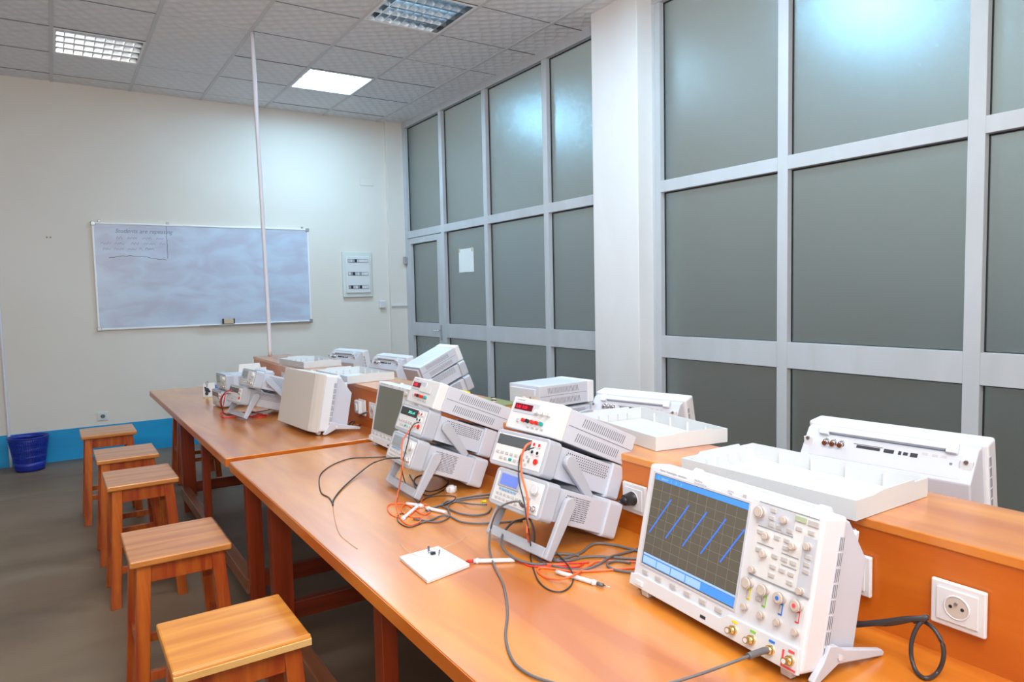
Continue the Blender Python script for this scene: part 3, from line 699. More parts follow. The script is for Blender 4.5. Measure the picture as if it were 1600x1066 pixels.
        MB().box((x-0.0026)*k, (x+0.0026)*k, -0.0035, -0.001, 0.089*k, 0.104*k).build('button', 'button_grey', t, bevel=0.0006)
        knob(t, sm[0]*k, sm[1]*k, 0.0066*k, 0.009)
        bnc(t, xs_*k, 0.024*k, -0.006)
        MB().box((xs_-0.006)*k, (xs_+0.006)*k, -0.0072, -0.0055, 0.0365*k, 0.0405*k).build('channel_tag', m, t)
    if screen == 'on':
        MB().prism([(0.415, 0.008), (0.415, 0.036), (0.419, 0.0363), (0.419, 0.0115), (0.445, 0.0115), (0.445, 0.008)], -0.0066, -0.0055, 'y').build('input_outline', 'pink_red', t)
    face_text(t, 'Agilent Technologies', 0.040*k, 0.2650*k, 0.0062, 'text_grey'); face_text(t, 'InfiniiVision', 0.098*k, 0.2650*k, 0.0055, 'text_grey'); face_text(t, 'MSO7034A', 0.146*k, 0.2665*k, 0.0048, 'text_grey'); face_text(t, 'Mixed Signal Oscilloscope', 0.146*k, 0.2615*k, 0.0034, 'text_grey'); face_text(t, '350 MHz', 0.237*k, 0.2665*k, 0.0044, 'text_grey'); face_text(t, '2 GSa/s', 0.237*k, 0.2615*k, 0.0044, 'text_grey')
    B(0.276*k, 0.285*k, -0.0009, 0.0002, 0.264*k, 0.270*k).build('emblem', 'button_grey', t)
    return t

def holes(parent, w, y0, y1, z0, z1, nx, nz, sides=(1, -1), d=0.0, slant=0.0):
    for sd in sides:
        mb = MB(); X = w-d if sd > 0 else d
        for i in range(nx):
            for j in range(nz):
                yy = y0+(y1-y0)*(i+(0.5 if j % 2 else 0))/(nx-0.5); zz = z0+(z1-z0)*j/(nz-1)
                r = min((y1-y0)/nx*0.36, (z1-z0)/nz*0.42)
                a, b = X-0.0004, X+0.0004
                mb.prism([(yy+r, zz), (yy, zz+r), (yy-r, zz), (yy, zz-r)], a, b, 'x')
        mb.build('vent_holes', 'slot_dark', parent, kind='stuff')

def bail(parent, w, piv, end, m='bumper_grey'):
    """U-shaped carrying handle: two arms and a bar"""
    a = Vector((0, *piv)); b = Vector((0, *end)); d = (b-a).normalized(); n = Vector((0, -d.z, d.y))
    mb = MB()
    for x0, x1 in ((-0.020, -0.006), (w+0.006, w+0.020)):
        poly = []
        for k in range(9):
            ang = math.pi*k/8; c = -d*math.sin(ang)*0.018+n*math.cos(ang)*0.018+a; poly.append((c.y, c.z))
        for c in (b-n*0.011, b+n*0.011): poly.append((c.y, c.z))
        mb.prism(poly, x0, x1, 'x')
    c0 = b-d*0.026
    q = [b-n*0.011, b+n*0.011, c0+n*0.0115, c0-n*0.0115]
    mb.prism([(c.y, c.z) for c in q], -0.006, w+0.006, 'x')
    o = mb.build('carry_handle', m, parent, bevel=0.003, seg=2)
    for x0 in (-0.008, w): MB().cyl((x0, a.y, a.z), 0.010, 0.008, 'x', 16).build('handle_pivot', m, o)
    return o

def meter(label, kind, name, w=0.215, h=0.097, d=0.285, piv=(0.07, 0.058), end=None, lit=False, cheap=False):
    """bumpered bench instrument: kind 'dmm' or 'gen'"""
    t = thing(name, label, 'multimeter' if kind == 'dmm' else 'signal generator')
    bw_ = 0.045
    rbox(MB(), 0, w, 0, bw_, 0, h, 0.013).build('front_bumper', 'bumper_grey', t, bevel=0.003)
    rbox(MB(), 0, w, d-0.05, d, 0, h, 0.010).build('rear_bumper', 'body_grey', t, bevel=0.003)
    B(0.008, w-0.008, bw_, d-0.05, 0.007, h-0.007).build('body', 'body_grey', t, bevel=0.002)
    for x in (0.02, w-0.04):
        B(x, x+0.02, d-0.002, d+0.012, 0.07, 0.085).build('rear_post', 'body_grey', t); B(x, x+0.02, d-0.002, d+0.012, 0.008, 0.023).build('rear_post', 'body_grey', t)
    B(0.012, w-0.012, -0.0015, 0.002, 0.010, h-0.010).build('front_panel', 'panel_white', t, bevel=0.002)
    y = -0.0015
    if kind == 'dmm':
        holes(t, w, 0.075, d-0.06, 0.050, 0.080, 22, 6, d=0.008)
        B(0.016, 0.150, y-0.001, y, h-0.040, h-0.013).build('display', 'dark_window' if lit else 'window_grey', t, bevel=0.001)
        if lit: text('digits', '300.6 mV', 0.0135, 'green_digit', t, Matrix.Translation((0.078, y-0.0013, h-0.031)) @ FRONT)
        for z, m in ((h-0.022, 'red_plastic'), (h-0.042, 'black_plastic')):
            for x in (0.165, 0.185): MB().cyl((x, y, z), 0.0072, -0.004, 'y', 16).build('terminal', 'panel_white', t); MB().cyl((x, y-0.004, z), 0.0042, -0.001, 'y', 12).build('terminal_hole', m, t)
        MB().cyl((0.185, y, h-0.064), 0.0072, -0.004, 'y', 16).build('terminal', 'red_plastic', t)
        B(0.155, 0.162, y-0.002, y, h-0.070, h-0.058).build('button', 'button_grey', t)
        for i in range(6):
            for j in range(2):
                m = 'teal_plastic' if (i == 3 and j == 1) else 'button_grey'
                if (i, j) == (0, 1): continue
                B(0.024+i*0.019, 0.036+i*0.019, y-0.0025, y, 0.033-j*0.014, 0.040-j*0.014).build('button', m, t, bevel=0.0008)
        for a in range(4):
            cx, cz = 0.148+0.010*math.cos(a*math.pi/2), 0.030+0.010*math.sin(a*math.pi/2)
            MB().cyl((cx, y, cz), 0.004, -0.002, 'y', 10).build('button', 'button_grey', t)
    else:
        holes(t, w, 0.075, d-0.115, 0.022, 0.078, 17, 12, d=0.008)
        MB().box(0.026, 0.116, y-0.004, y, 0.050, 0.089).build('display_bezel', 'bumper_grey', t, bevel=0.004)
        B(0.036, 0.108, y-0.0055, y-0.004, 0.056, 0.084).build('display', 'lcd_blue' if lit else 'lcd_grey', t)
        for i in range(6): B(0.036+i*0.0125, 0.045+i*0.0125, y-0.003, y, 0.0415, 0.0465).build('button', 'button_blue', t, bevel=0.0008)
        for j in range(2):
            for i in range(6): B(0.028+i*0.0165, 0.039+i*0.0165, y-0.0025, y, 0.029-j*0.012, 0.035-j*0.012).build('button', 'button_grey', t, bevel=0.0008)
        knob(t, 0.182, 0.070, 0.014, 0.011, 'white_plastic', y)
        for i in range(3): B(0.136+i*0.012, 0.144+i*0.012, y-0.0025, y, 0.040, 0.046).build('button', 'button_grey', t)
        for x in (0.168, 0.192): bnc(t, x, 0.024, y, 0.0072, 'chrome')
    face_text(t, 'Agilent', 0.02, h-0.0125, 0.0032, 'text_grey', y-0.0003)
    if end: bail(t, w, piv, end)
    return t

def supply(label, w=0.212, h=0.09, d=0.29, lit=True, single=False):
    t = thing('power_supply', label, 'power supply')
    B(0, w, 0, 0.034, 0, h).build('front_bezel', 'panel_white', t, bevel=0.004)
    B(0.003, w-0.003, 0.034, d, 0.002, h-0.001).build('body', 'body_grey', t, bevel=0.002)
    B(0.0022, w-0.0022, 0.04, d-0.004, h*0.52, h*0.535).build('side_seam', 'slot_grey', t)
    mb = MB()
    for X in (0.003, w-0.003):
        for i in range(22):
            y0 = 0.085+i*0.0075
            for z0, z1 in ((h*0.62, h*0.88), (h*0.14, h*0.40)):
                off = -0.010 if z0 < h*0.5 else 0
                mb.hexa([(X-0.0004, y0+off, z0), (X+0.0004, y0+off, z0), (X+0.0004, y0+0.0022+off, z0), (X-0.0004, y0+0.0022+off, z0), (X-0.0004, y0+0.004+off, z1), (X+0.0004, y0+0.004+off, z1), (X+0.0004, y0+0.0062+off, z1), (X-0.0004, y0+0.0062+off, z1)])
    mb.build('vent_slots', 'slot_grey', t, kind='stuff')
    mb = MB()
    for i in range(18): mb.box(0.03, w-0.03, 0.09+i*0.009, 0.0925+i*0.009, h-0.0014, h-0.0006)
    mb.build('top_slots', 'scope_grey', t, kind='stuff')
    B(0.02, w-0.02, d, d+0.012, 0.008, h-0.012).build('rear_frame', 'body_grey', t, bevel=0.003)
    y = -0.0008
    B(0.013, 0.125, y-0.001, 0.001, h-0.043, h-0.012).build('display_plate', 'scope_grey', t, bevel=0.001)
    b = B(0.019, 0.097 if not single else 0.082, y-0.002, y-0.001, h-0.035, h-0.018).build('display', 'red_window', t)
    text('digits', '0.00  0.00' if not single else '0.005', 0.0125 if not single else 0.015, 'red_digit', b, Matrix.Translation((0.025, y-0.0023, h-0.031)) @ FRONT)
    if single:
        MB().box(0.085, 0.175, y-0.003, y-0.001, h-0.046, h-0.028).build('label_strip', 'white_plastic', t)
    else:
        for x in (0.125, 0.148, 0.172): knob(t, x, h-0.034, 0.0065, 0.012, 'panel_white', y)
    B(0.046, 0.056, y-0.004, y, 0.021, 0.030).build('power_button', 'button_grey', t, bevel=0.001)
    for x, m in ((0.077, 'red_plastic'), (0.095, 'black_plastic'), (0.116, 'red_plastic'), (0.135, 'red_plastic'), (0.154, 'teal_plastic')):
        o = MB().cyl((x, y, 0.028), 0.0052, -0.009, 'y', 14).build('terminal', m, t)
    for i in range(4): B(0.095+i*0.02, 0.105+i*0.02, y-0.002, y, 0.012, 0.016).build('button', 'button_grey', t)
    face_text(t, 'DC POWER SUPPLY', 0.02, h-0.009, 0.004, 'text_grey', y-0.0002)
    return t

# near group
s1 = scope('large oscilloscope nearest the camera, screen lit with blue sawtooth lines')
pose(s1, (1.020, 1.106, 0.7655), -1.649, -0.214, 0.976)
s2 = scope('oscilloscope with a dark grey unlit screen behind the second instrument stack', 'off')
pose(s2, (1.145, 2.918, 0.7655), -1.58, -0.20, 0.976)
fg1 = meter('signal generator with violet display at the bottom of the nearer stack', 'gen', 'function_generator', end=(0.048, -0.082), lit=True, d=0.272)
pose(fg1, (0.934, 1.556, 0.857), -1.52, -0.39)
dm1 = meter('bench multimeter with a blank grey display in the middle of the nearer stack', 'dmm', 'bench_multimeter', end=(0.175, -0.012), d=0.30)
pose(dm1, (0.967, 1.603, 0.948), -1.47, -0.405)
ps1 = supply('power supply with red digits on top of the nearer stack')
pose(ps1, (1.033, 1.618, 1.036), -1.53, -0.425)
fg2 = meter('signal generator with grey display at the bottom of the second stack', 'gen', 'function_generator', end=(0.048, -0.081), d=0.272)
pose(fg2, (0.923, 2.213, 0.856), -1.61, -0.388)
dm2 = meter('bench multimeter with lit green digits in the middle of the second stack', 'dmm', 'bench_multimeter', w=0.225, d=0.275, end=(0.172, -0.012), lit=True)
pose(dm2, (0.978, 2.255, 0.942), -1.59, -0.385)
ps2 = supply('power supply with one short red display on top of the second stack', single=True, w=0.225)
pose(ps2, (1.028, 2.255, 1.035), -1.62, -0.40)

# far bench
s3 = scope('oscilloscope with its grey front cover closed on the far bench', covered=True)
pose(s3, (0.974, 3.674, 0.768), -1.483, -0.192)
fgf = meter('small signal generator on top of the far stack, beside the covered oscilloscope', 'gen', 'function_generator', end=(0.19, -0.02))
pose(fgf, (0.845, 4.06, 0.930), -1.455, -0.30)
dmf = meter('bench multimeter propped on its handle under the far signal generator', 'dmm', 'bench_multimeter', end=(0.038, -0.068))
pose(dmf, (0.788, 4.136, 0.838), -1.43, -0.30)
fgl = meter('signal generator on top of the farthest stack on the far bench', 'gen', 'function_generator')
pose(fgl, (0.83, 4.62, 0.858), -1.50, 0)
dml = meter('bench multimeter lying flat at the bottom of the farthest stack', 'dmm', 'bench_multimeter')
pose(dml, (0.805, 4.64, 0.757), -1.50, 0)

# the far side of the shelf (seen from behind)
pose(scope('oscilloscope seen from behind at the right, nearest the glazed wall bench end', front=False), (1.936, 0.754, 0.7655), 1.652, -0.167, 0.985)
pose(scope('oscilloscope seen from behind in the middle, in front of the white column', front=False, w=0.42, h=0.243), (2.10, 1.86, 0.765), 1.82, -0.24)
pose(scope('small oscilloscope seen from behind, farthest left beyond the shelf', front=False, w=0.40, h=0.243), (2.035, 5.014, 0.765), 1.797, -0.2)
pose(scope('small oscilloscope seen from behind beside the tilted far stack', front=False, w=0.40, h=0.243), (2.068, 4.29, 0.765), 1.70, -0.2)
pose(supply('power supply lying level, seen from behind, left of the white column', w=0.2, d=0.29), (1.86, 2.22, 0.949), 1.64, 0)
pose(meter('bench instrument under the level power supply left of the column', 'dmm', 'bench_multimeter', end=(0.23, 0.05)), (1.88, 2.21, 0.851), 1.64, 0)
pose(meter('bench instrument at the bottom of the level stack left of the column', 'gen', 'function_generator'), (1.89, 2.20, 0.757), 1.66, 0)
pose(supply('tilted power supply on top of the far stack by the glazed wall', w=0.195, d=0.285), (1.975, 3.52, 1.032), 1.67, -0.40)
pose(meter('tilted bench multimeter in the middle of the far stack by the glazed wall', 'dmm', 'bench_multimeter', h=0.09), (2.005, 3.51, 0.944), 1.64, -0.38)
pose(meter('tilted signal generator at the bottom of the far stack by the glazed wall', 'gen', 'function_generator', h=0.09), (2.035, 3.50, 0.858), 1.61, -0.375)

# ------------------------------------------------------------------ detached front covers lying like trays on the shelf
def tray(label, p, yaw, w=0.266, l=0.438, h=0.04, tilt=0):
    t = thing('instrument_cover', label, 'cover', p, yaw)
    k = 0.0035
    B(0, w, 0, l, 0, k).build('base', 'cover_plastic', t, bevel=0.001)
    B(0, w, 0, k, k, h).build('rim_wall', 'cover_plastic', t); B(0, w, l-k, l, k, h).build('rim_wall', 'cover_plastic', t)
    B(0, k, k, l-k, k, h).build('rim_wall', 'cover_plastic', t); B(w-k, w, k, l-k, k, h).build('rim_wall', 'cover_plastic', t)
    MB().prism([(w*0.22, h), (w*0.36, h+0.005), (w*0.78, h+0.005), (w*0.80, h)], 0, k, 'y').build('clip_tab', 'cover_plastic', t)
    MB().prism([(w*0.22, h), (w*0.24, h+0.006), (w*0.78, h+0.006), (w*0.80, h)], l-k, l, 'y').build('clip_tab', 'cover_plastic', t)
    for i in range(5): B(w*0.15+i*w*0.15, w*0.15+i*w*0.15+0.002, l-k-0.008, l-k, k, k+0.022).build('rib', 'cover_plastic', t)
    for i in range(4):
        B(k, k+0.007, l*0.2+i*l*0.2, l*0.2+i*l*0.2+0.002, k, h*0.8).build('rib', 'cover_plastic', t)
        B(w-k-0.007, w-k, l*0.2+i*l*0.2, l*0.2+i*l*0.2+0.002, k, h*0.8).build('rib', 'cover_plastic', t)
    return t
tray('large white instrument cover lying open side up on the shelf nearest the camera', (1.246, 0.727, ZSH+0.0005), 0.0)
tray('white instrument cover on the shelf behind the nearer instrument stack', (1.370, 1.375, ZSH+0.0005), -0.17, w=0.25)
tray('white instrument cover on the far shelf, nearer one overhanging its edge', (1.238, 3.42, ZSH+0.0005), 0.05, w=0.264)
tray('white instrument cover on the far shelf, farthest from the camera', (1.30, 4.36, ZSH+0.0005), 0.08, w=0.25)

# ------------------------------------------------------------------ pole from ceiling to shelf
tag(MB().tube([(1.321, 5.342, 3.326), (1.335, 5.38, 2.7), (1.36, 5.44, 2.0), (1.385, 5.51, 1.4), (1.397, 5.55, 0.9605)], 0.0145, 12).build('cable_pole', 'conduit'), 'tall thin grey conduit pole from the ceiling down to the far shelf', 'pole')

# ------------------------------------------------------------------ small things
bb = thing('breadboard', 'small white solderless breadboard with a little circuit near the bench edge', 'breadboard', (0, 0, 0))
pA, pB_, pC, pD = [Vector(onZ(*q, ZTAB+0.0095)) for q in ((624, 869.5), (667.5, 907), (734, 881), (685, 853))]
def quad_box(a, b, c, d, z0, z1):
    return MB().hexa([(v.x, v.y, z0) for v in (a, d, c, b)][::-1]+[(v.x, v.y, z1) for v in (a, d, c, b)][::-1])
quad_box(pA, pB_, pC, pD, ZTAB+0.0005, ZTAB+0.0095).build('board', 'white_plastic', bb, bevel=0.0015)
mb = MB()
for i in range(1, 30):
    for j in range(1, 14):
        if j in (3, 7, 11): continue
        s, u = i/30, j/14
        p = (pA*(1-s)+pB_*s)*(1-u)+(pD*(1-s)+pC*s)*u
        mb.cbox(p.x, p.y, ZTAB+0.0097, 0.0009, 0.0009, 0.0004)
mb.build('hole_grid', 'button_grey', bb, kind='stuff')
p = (pA*0.72+pB_*0.28)*0.35+(pD*0.72+pC*0.28)*0.65
MB().cbox(p.x, p.y, ZTAB+0.014, 0.012, 0.007, 0.006).build('chip', 'black_plastic', bb)
q = onX(679, 849, p.x)
MB().cyl((p.x-0.004, p.y+0.016, ZTAB+0.0095), 0.0028, 0.018, 'z', 12).build('capacitor', 'text_dark', bb)
MB().tube([(p.x+0.014, p.y-0.006, ZTAB+0.0095), (p.x+0.016, p.y-0.008, ZTAB+0.02), (p.x+0.010, p.y-0.014, ZTAB+0.022), (p.x+0.008, p.y-0.016, ZTAB+0.0095)], 0.0008, 6).build('jumper', 'black_plastic', bb)
MB().tube([(p.x-0.014, p.y+0.004, ZTAB+0.0095), (p.x-0.012, p.y+0.002, ZTAB+0.018), (p.x+0.002, p.y-0.004, ZTAB+0.019), (p.x+0.006, p.y-0.006, ZTAB+0.0095)], 0.0008, 6).build('jumper', 'chrome', bb)
MB().tube([onZ(x, y, z) for x, y, z in ((625, 849, 0.752), (636, 861, 0.758), (650, 868, 0.761), (668, 871, 0.761), (678, 870, 0.7598))], 0.0006, 5).build('jumper', 'wire_pale', bb)
MB().tube([onZ(x, y, z) for x, y, z in ((690, 858, 0.7598), (698, 854, 0.765), (710, 850, 0.762), (720, 845, 0.757), (729, 838, 0.752))], 0.0006, 5).build('jumper', 'wire_pale', bb)

def cable(label, pts, r, m, name='cable', cat='cable', n=8, parent=None, group=None):
    P = []
    for q in pts:
        if len(q) == 2: P.append(onZ(q[0], q[1], ZTAB+r+0.0006))
        elif q[2] == 'z': P.append(onZ(q[0], q[1], ZTAB+q[3]))
        elif q[2] == 'x': P.append(onX(q[0], q[1], q[3]))
        elif q[2] == 'p': P.append(q[3])
    o = MB().tube(P, r, n).build(name, m)
    return tag(o, label, cat, group)
def wp(o, x, y, z): return tuple((o.matrix_world @ Vector((x, y, z))))
bpy.context.view_layer.update()
# probe cable: generator output -> scope input
bn3 = wp(s1, 0.393, -0.030, 0.024); bn_fg = wp(fg1, 0.168, -0.022, 0.024)
t = thing('probe_cable', 'long dark grey lead looping down the bench from the signal generator to the big oscilloscope', 'cable')
P = [bn_fg]+[onX(x, y, X) for x, y, X in ((812, 784, 0.90), (795, 786, 0.885), (778, 797, 0.875))]+[onZ(x, y, z) for x, y, z in ((767, 825, 0.80), (765, 860, 0.765), (775, 890, 0.754), (787, 915, 0.754), (793, 955, 0.754), (790, 995, 0.754), (800, 1030, 0.754), (820, 1050, 0.754), (850, 1063, 0.754), (900, 1074, 0.754), (970, 1080, 0.754), (1040, 1069, 0.757), (1090, 1055, 0.77), (1140, 1037, 0.79))]+[bn3]
MB().tube(P, 0.0026, 8).build('cable', 'cable_grey', t)
d = (Vector(P[-2])-Vector(bn3)).normalized(); s = wp(s1, 0.393, -0.018, 0.024)
MB().tube([s, wp(s1, 0.393, -0.028, 0.024), tuple(Vector(bn3)+d*0.03)], 0.0058, 10).build('plug', 'cable_grey', t)
MB().tube([wp(fg1, 0.168, -0.015, 0.024), P[0], P[1]], 0.0045, 8).build('plug', 'cable_grey', t)
# lead on second stack
bnf2 = wp(fg2, 0.168, -0.020, 0.024)
t = thing('test_lead', 'thin black lead curling onto the bench left of the second stack', 'cable')
MB().tube([bnf2]+[onX(x, y, X) for x, y, X in ((606, 716.5, 0.91),)]+[onZ(x, y, z) for x, y, z in ((590, 721, 0.79), (579, 726, 0.775), (559.5, 741, 0.758), (535, 763, 0.754), (521.7, 780, 0.753), (520, 790, 0.753))], 0.0026, 8).build('cable', 'cable_black', t)
MB().tube([onZ(x, y, 0.7525) for x, y in ((520, 788.5), (514, 777.6), (502, 770), (498.5, 750.7), (503, 738.5), (520.5, 726), (547, 716.6), (574, 715), (598.5, 714), (612, 713))], 0.0021, 8).build('cable', 'cable_black', t)
MB().tube([onZ(x, y, 0.7515) for x, y in ((520, 788.5), (521, 800), (523, 812), (530, 833.7), (545, 848), (559, 858))], 0.0006, 6).build('bare_wire', 'copper_wire', t)
# orange and black leads of second stack
cable('orange test lead hanging from the lit multimeter and looping on the bench', [(652, 665, 'x', 0.955), (644, 668, 'x', 0.94), (636.5, 677, 'x', 0.925), (629, 690, 'x', 0.91), (627.5, 706, 'x', 0.905), (628.7, 733, 'x', 0.895), (623, 764.6, 'z', 0.02), (618.8, 786), (621, 797), (625, 808), (632, 817), (643, 820.5), (656, 815), (657, 809), (645, 808), (632, 803), (627, 795), (634, 788), (645, 793), (655, 801), (664, 804), (672, 800)], 0.0022, 'cable_orange', 'test_lead')
cable('second orange loop of test lead beside the white probes', [(662, 778), (655, 789), (646, 800), (634, 808), (620, 808), (609, 802), (605, 793), (610, 788), (620, 787), (634, 788), (650, 795), (661, 789), (668, 789)], 0.0020, 'cable_orange', 'test_lead')
cable('thin black test lead hanging from the lit multimeter over the handle', [(655, 660, 'x', 0.955), (647, 663, 'x', 0.94), (641, 673, 'x', 0.925), (638, 688, 'x', 0.915), (633, 708, 'x', 0.905), (628, 728, 'x', 0.905), (631, 748, 'z', 0.035), (641, 769, 'z', 0.02), (650, 783, 'z', 0.012), (656, 786, 'z', 0.01)], 0.0018, 'cable_black', 'test_lead')
def probe(label, a, b, tip=None, back='white_plastic', group='white test probes'):
    t = thing('test_probe', label, 'probe', (0, 0, 0))
    A = Vector(onZ(*a, ZTAB+0.006)); Bv = Vector(onZ(*b, ZTAB+0.006)); d = (Bv-A).normalized()
    MB().tube([tuple(A), tuple(A*0.6+Bv*0.4), tuple(Bv)], 0.0052, 10, sub=2).build('barrel', 'white_plastic', t)
    MB().tube([tuple(Bv-d*0.012), tuple(Bv-d*0.006)], 0.0068, 10, curve=False).build('collar', 'white_plastic', t)
    if tip:
        MB().tube([tuple(Bv), tuple(Bv+d*0.016)], 0.0042, 8, curve=False).build('nose', tip, t)
        MB().tube([tuple(Bv+d*0.016), tuple(Bv+d*0.034)], 0.0012, 6, curve=False).build('tip', 'chrome', t)
    return t
probe('white probe lying on the bench near the second stack, pointing right', (635, 787), (661, 791))
probe('white probe with red tail under the orange lead loops', (697, 801), (666, 794))
probe('short white probe pointing left among the orange loops', (655, 789), (629, 811))
probe('white test probe lying level to the right of the breadboard', (804, 875.5), (740, 877), 'red_plastic')
probe('white test probe with grey nose beneath the nearer stack, pointing at the big oscilloscope', (869, 893.5), (933, 912), 'cable_grey')
# tangled grey cables between the stacks
cable('grey cable bundle strand going behind the nearer stack', [(770, 772), (760, 773), (737.5, 776), (712.5, 781), (695, 788.8), (681, 792), (668, 800)], 0.0032, 'cable_grey')
cable('grey cable making a small loop between the two stacks', [(770, 777), (760, 777.5), (725, 781), (706, 786), (700, 792.5), (702.5, 805), (695, 812.5), (681, 816), (662.5, 813.8), (646, 811)], 0.0026, 'cable_grey')
cable('grey cable curving back towards the nearer stack handle', [(761, 788.8, 'z', 0.008), (737.5, 788, 'z', 0.008), (718.8, 785), (700, 783), (690, 790), (702.5, 796), (718.8, 802.5), (740, 805.6), (760, 802.5), (768, 794)], 0.0028, 'cable_grey')
cable('long grey cable passing under the handle of the nearer stack', [(655, 818), (675, 812), (690, 806), (703.8, 807.5), (718.8, 815), (740, 818), (762.5, 817.5), (800, 815), (817, 814)], 0.0028, 'cable_grey')
cable('thin black loop beside the small white plug', [(655, 784, 'z', 0.008), (660, 782.5), (670, 777), (687.5, 775), (706, 775), (712, 777.5), (706, 783.8, 'z', 0.008), (687.5, 791, 'z', 0.008), (675, 796), (665, 798)], 0.0016, 'cable_black')
cable('coiled black cable under the second stack', [(640, 742), (650, 757), (668, 768), (688, 764), (700, 754), (690, 745), (665, 742), (648, 748), (650, 764), (665, 774), (680, 772), (695, 765)], 0.0024, 'cable_black')
cable('dark lead tucked under the orange loops', [(660, 817), (640, 824), (624, 817), (621, 808), (626, 803), (636, 803)], 0.0018, 'cable_black')
pl = thing('small_plug', 'small white plug with a bare wire under the second stack', 'plug', onZ(705.5, 770, ZTAB))
MB().lathe([(0.0, 0.0), (0.013, 0.0), (0.016, 0.006), (0.015, 0.018), (0.008, 0.025), (0, 0.026)], n=20).build('body', 'white_plastic', pl)
for k in range(5): MB().box(0.015*math.cos(k)-0.003, 0.015*math.cos(k)+0.003, 0.013*math.sin(k)-0.003, 0.013*math.sin(k)+0.003, 0.004, 0.02).build('lug', 'white_plastic', pl, bevel=0.001)
MB().tube([(-0.012, 0.0, 0.012), (-0.022, 0.005, 0.012), (-0.028, -0.01, 0.003)], 0.001, 6).build('wire', 'copper_wire', pl)
tag(MB().cyl(onZ(752, 785, ZTAB+0.014), 0.004, 0.016, 'x', 10).build('yellow_clip', 'yellow_plastic'), 'tiny yellow clip on the grey cable left of the nearer stack', 'clip')
# near stack tangles
cable('orange test lead hanging down the front of the nearer stack', [(830, 692, 'x', 0.985), (822, 697, 'x', 0.955), (816, 710, 'x', 0.945), (814, 726, 'x', 0.94), (816, 746, 'x', 0.93), (822, 768, 'x', 0.92), (825, 785, 'x', 0.915), (823.7, 814, 'x', 0.915), (824, 836, 'x', 0.915), (828, 853, 'z', 0.012), (837.5, 868), (850, 878.8), (861, 882.5), (887.5, 882)], 0.0028, 'cable_orange', 'test_lead')
cable('thin black test lead running down the front of the nearer stack into a big loop', [(834, 700, 'x', 0.985), (818, 706, 'x', 0.955), (811, 722, 'x', 0.945), (811, 752, 'x', 0.93), (818.5, 783.8, 'x', 0.91), (822.5, 809, 'x', 0.905), (826.5, 831.6, 'x', 0.90), (829.5, 857, 'z', 0.02), (829, 872), (833, 887.5), (841, 907.5), (856, 921), (875, 925), (890, 917.5), (896, 902.5), (890, 887.5, 'z', 0.012), (878.8, 873.8, 'z', 0.012), (868, 864)], 0.0018, 'cable_black', 'test_lead')
cable('orange cable loop in front of the white probe beside the big oscilloscope', [(1000, 878), (986, 878), (937.5, 877), (922.5, 882.5), (910, 891), (895, 900, 'z', 0.016), (875, 905.6, 'z', 0.014), (853.8, 903), (841, 893.8), (843.8, 887.5), (865, 888.8), (900, 893), (950, 891), (986, 888), (1000, 888)], 0.0026, 'cable_orange', 'test_lead')
cable('red lead running from the level white probe', [(805, 875.5), (818, 880), (831, 885), (862.5, 885), (900, 886), (912, 881)], 0.0022, 'cable_red', 'test_lead')
cable('short red lead tucked among the grey cables', [(862, 883.5), (880, 880), (900, 880), (920, 879)], 0.0022, 'cable_red', 'test_lead')
cable('thick grey mains cable arching out from behind the nearer stack', [(1000, 862), (987.5, 858.8), (962.5, 852.5), (935, 849), (920, 853.8), (910, 862.5), (893.8, 868.8), (870, 875), (850, 872)], 0.0036, 'cable_grey')
cable('grey mains cable crossing towards the big oscilloscope', [(1000, 857), (987.5, 861), (968, 866.5), (952.5, 871, 'z', 0.01), (935, 882.5, 'z', 0.008), (912.5, 890), (885, 889), (862, 884)], 0.0032, 'cable_grey')
cable('grey cable lying straight behind the orange loop', [(1000, 874), (987, 873.8), (950, 870.6), (918.8, 870), (887.5, 876), (865, 876), (862, 867), (887.5, 866), (905, 868)], 0.0034, 'cable_grey')
cable('grey cable half under the big oscilloscope', [(1000, 896), (980, 893.8), (962, 891), (951, 886), (950, 880), (965, 877), (985, 880)], 0.0030, 'cable_grey')
cable('thick grey loop of cable through the handle of the nearer stack', [(842, 800, 'z', 0.03), (828, 808, 'z', 0.03), (815, 812, 'z', 0.03), (802, 816, 'z', 0.03), (789, 829, 'z', 0.028), (783, 846, 'z', 0.028), (788, 860, 'z', 0.024), (805, 873, 'z', 0.012), (829.7, 881), (845, 882), (858, 880)], 0.0034, 'cable_grey')
cable('grey cable dropping behind the orange lead of the nearer stack', [(822, 805, 'z', 0.03), (830, 816, 'z', 0.02), (834.5, 834.8, 'z', 0.012), (834, 857, 'z', 0.01), (840, 873), (855, 880)], 0.0034, 'cable_grey')
# mains plug on socket three
mp_ = thing('mains_plug', 'black round mains plug in the socket behind the nearer stack', 'plug', (1.270, 1.362, 0.850))
MB().cyl((-0.030, 0, 0), 0.014, 0.032, 'x', 18, 0.019).cyl((-0.044, 0, 0), 0.007, 0.016, 'x', 12, 0.011).build('body', 'black_plastic', mp_)
MB().tube([(-0.044, 0, 0), (-0.056, 0.008, -0.014), (-0.058, 0.035, -0.06), (-0.050, 0.07, -0.092), (-0.035, 0.14, -0.094), (-0.03, 0.24, -0.094)], 0.0034, 8).build('cord', 'cable_black', mp_)
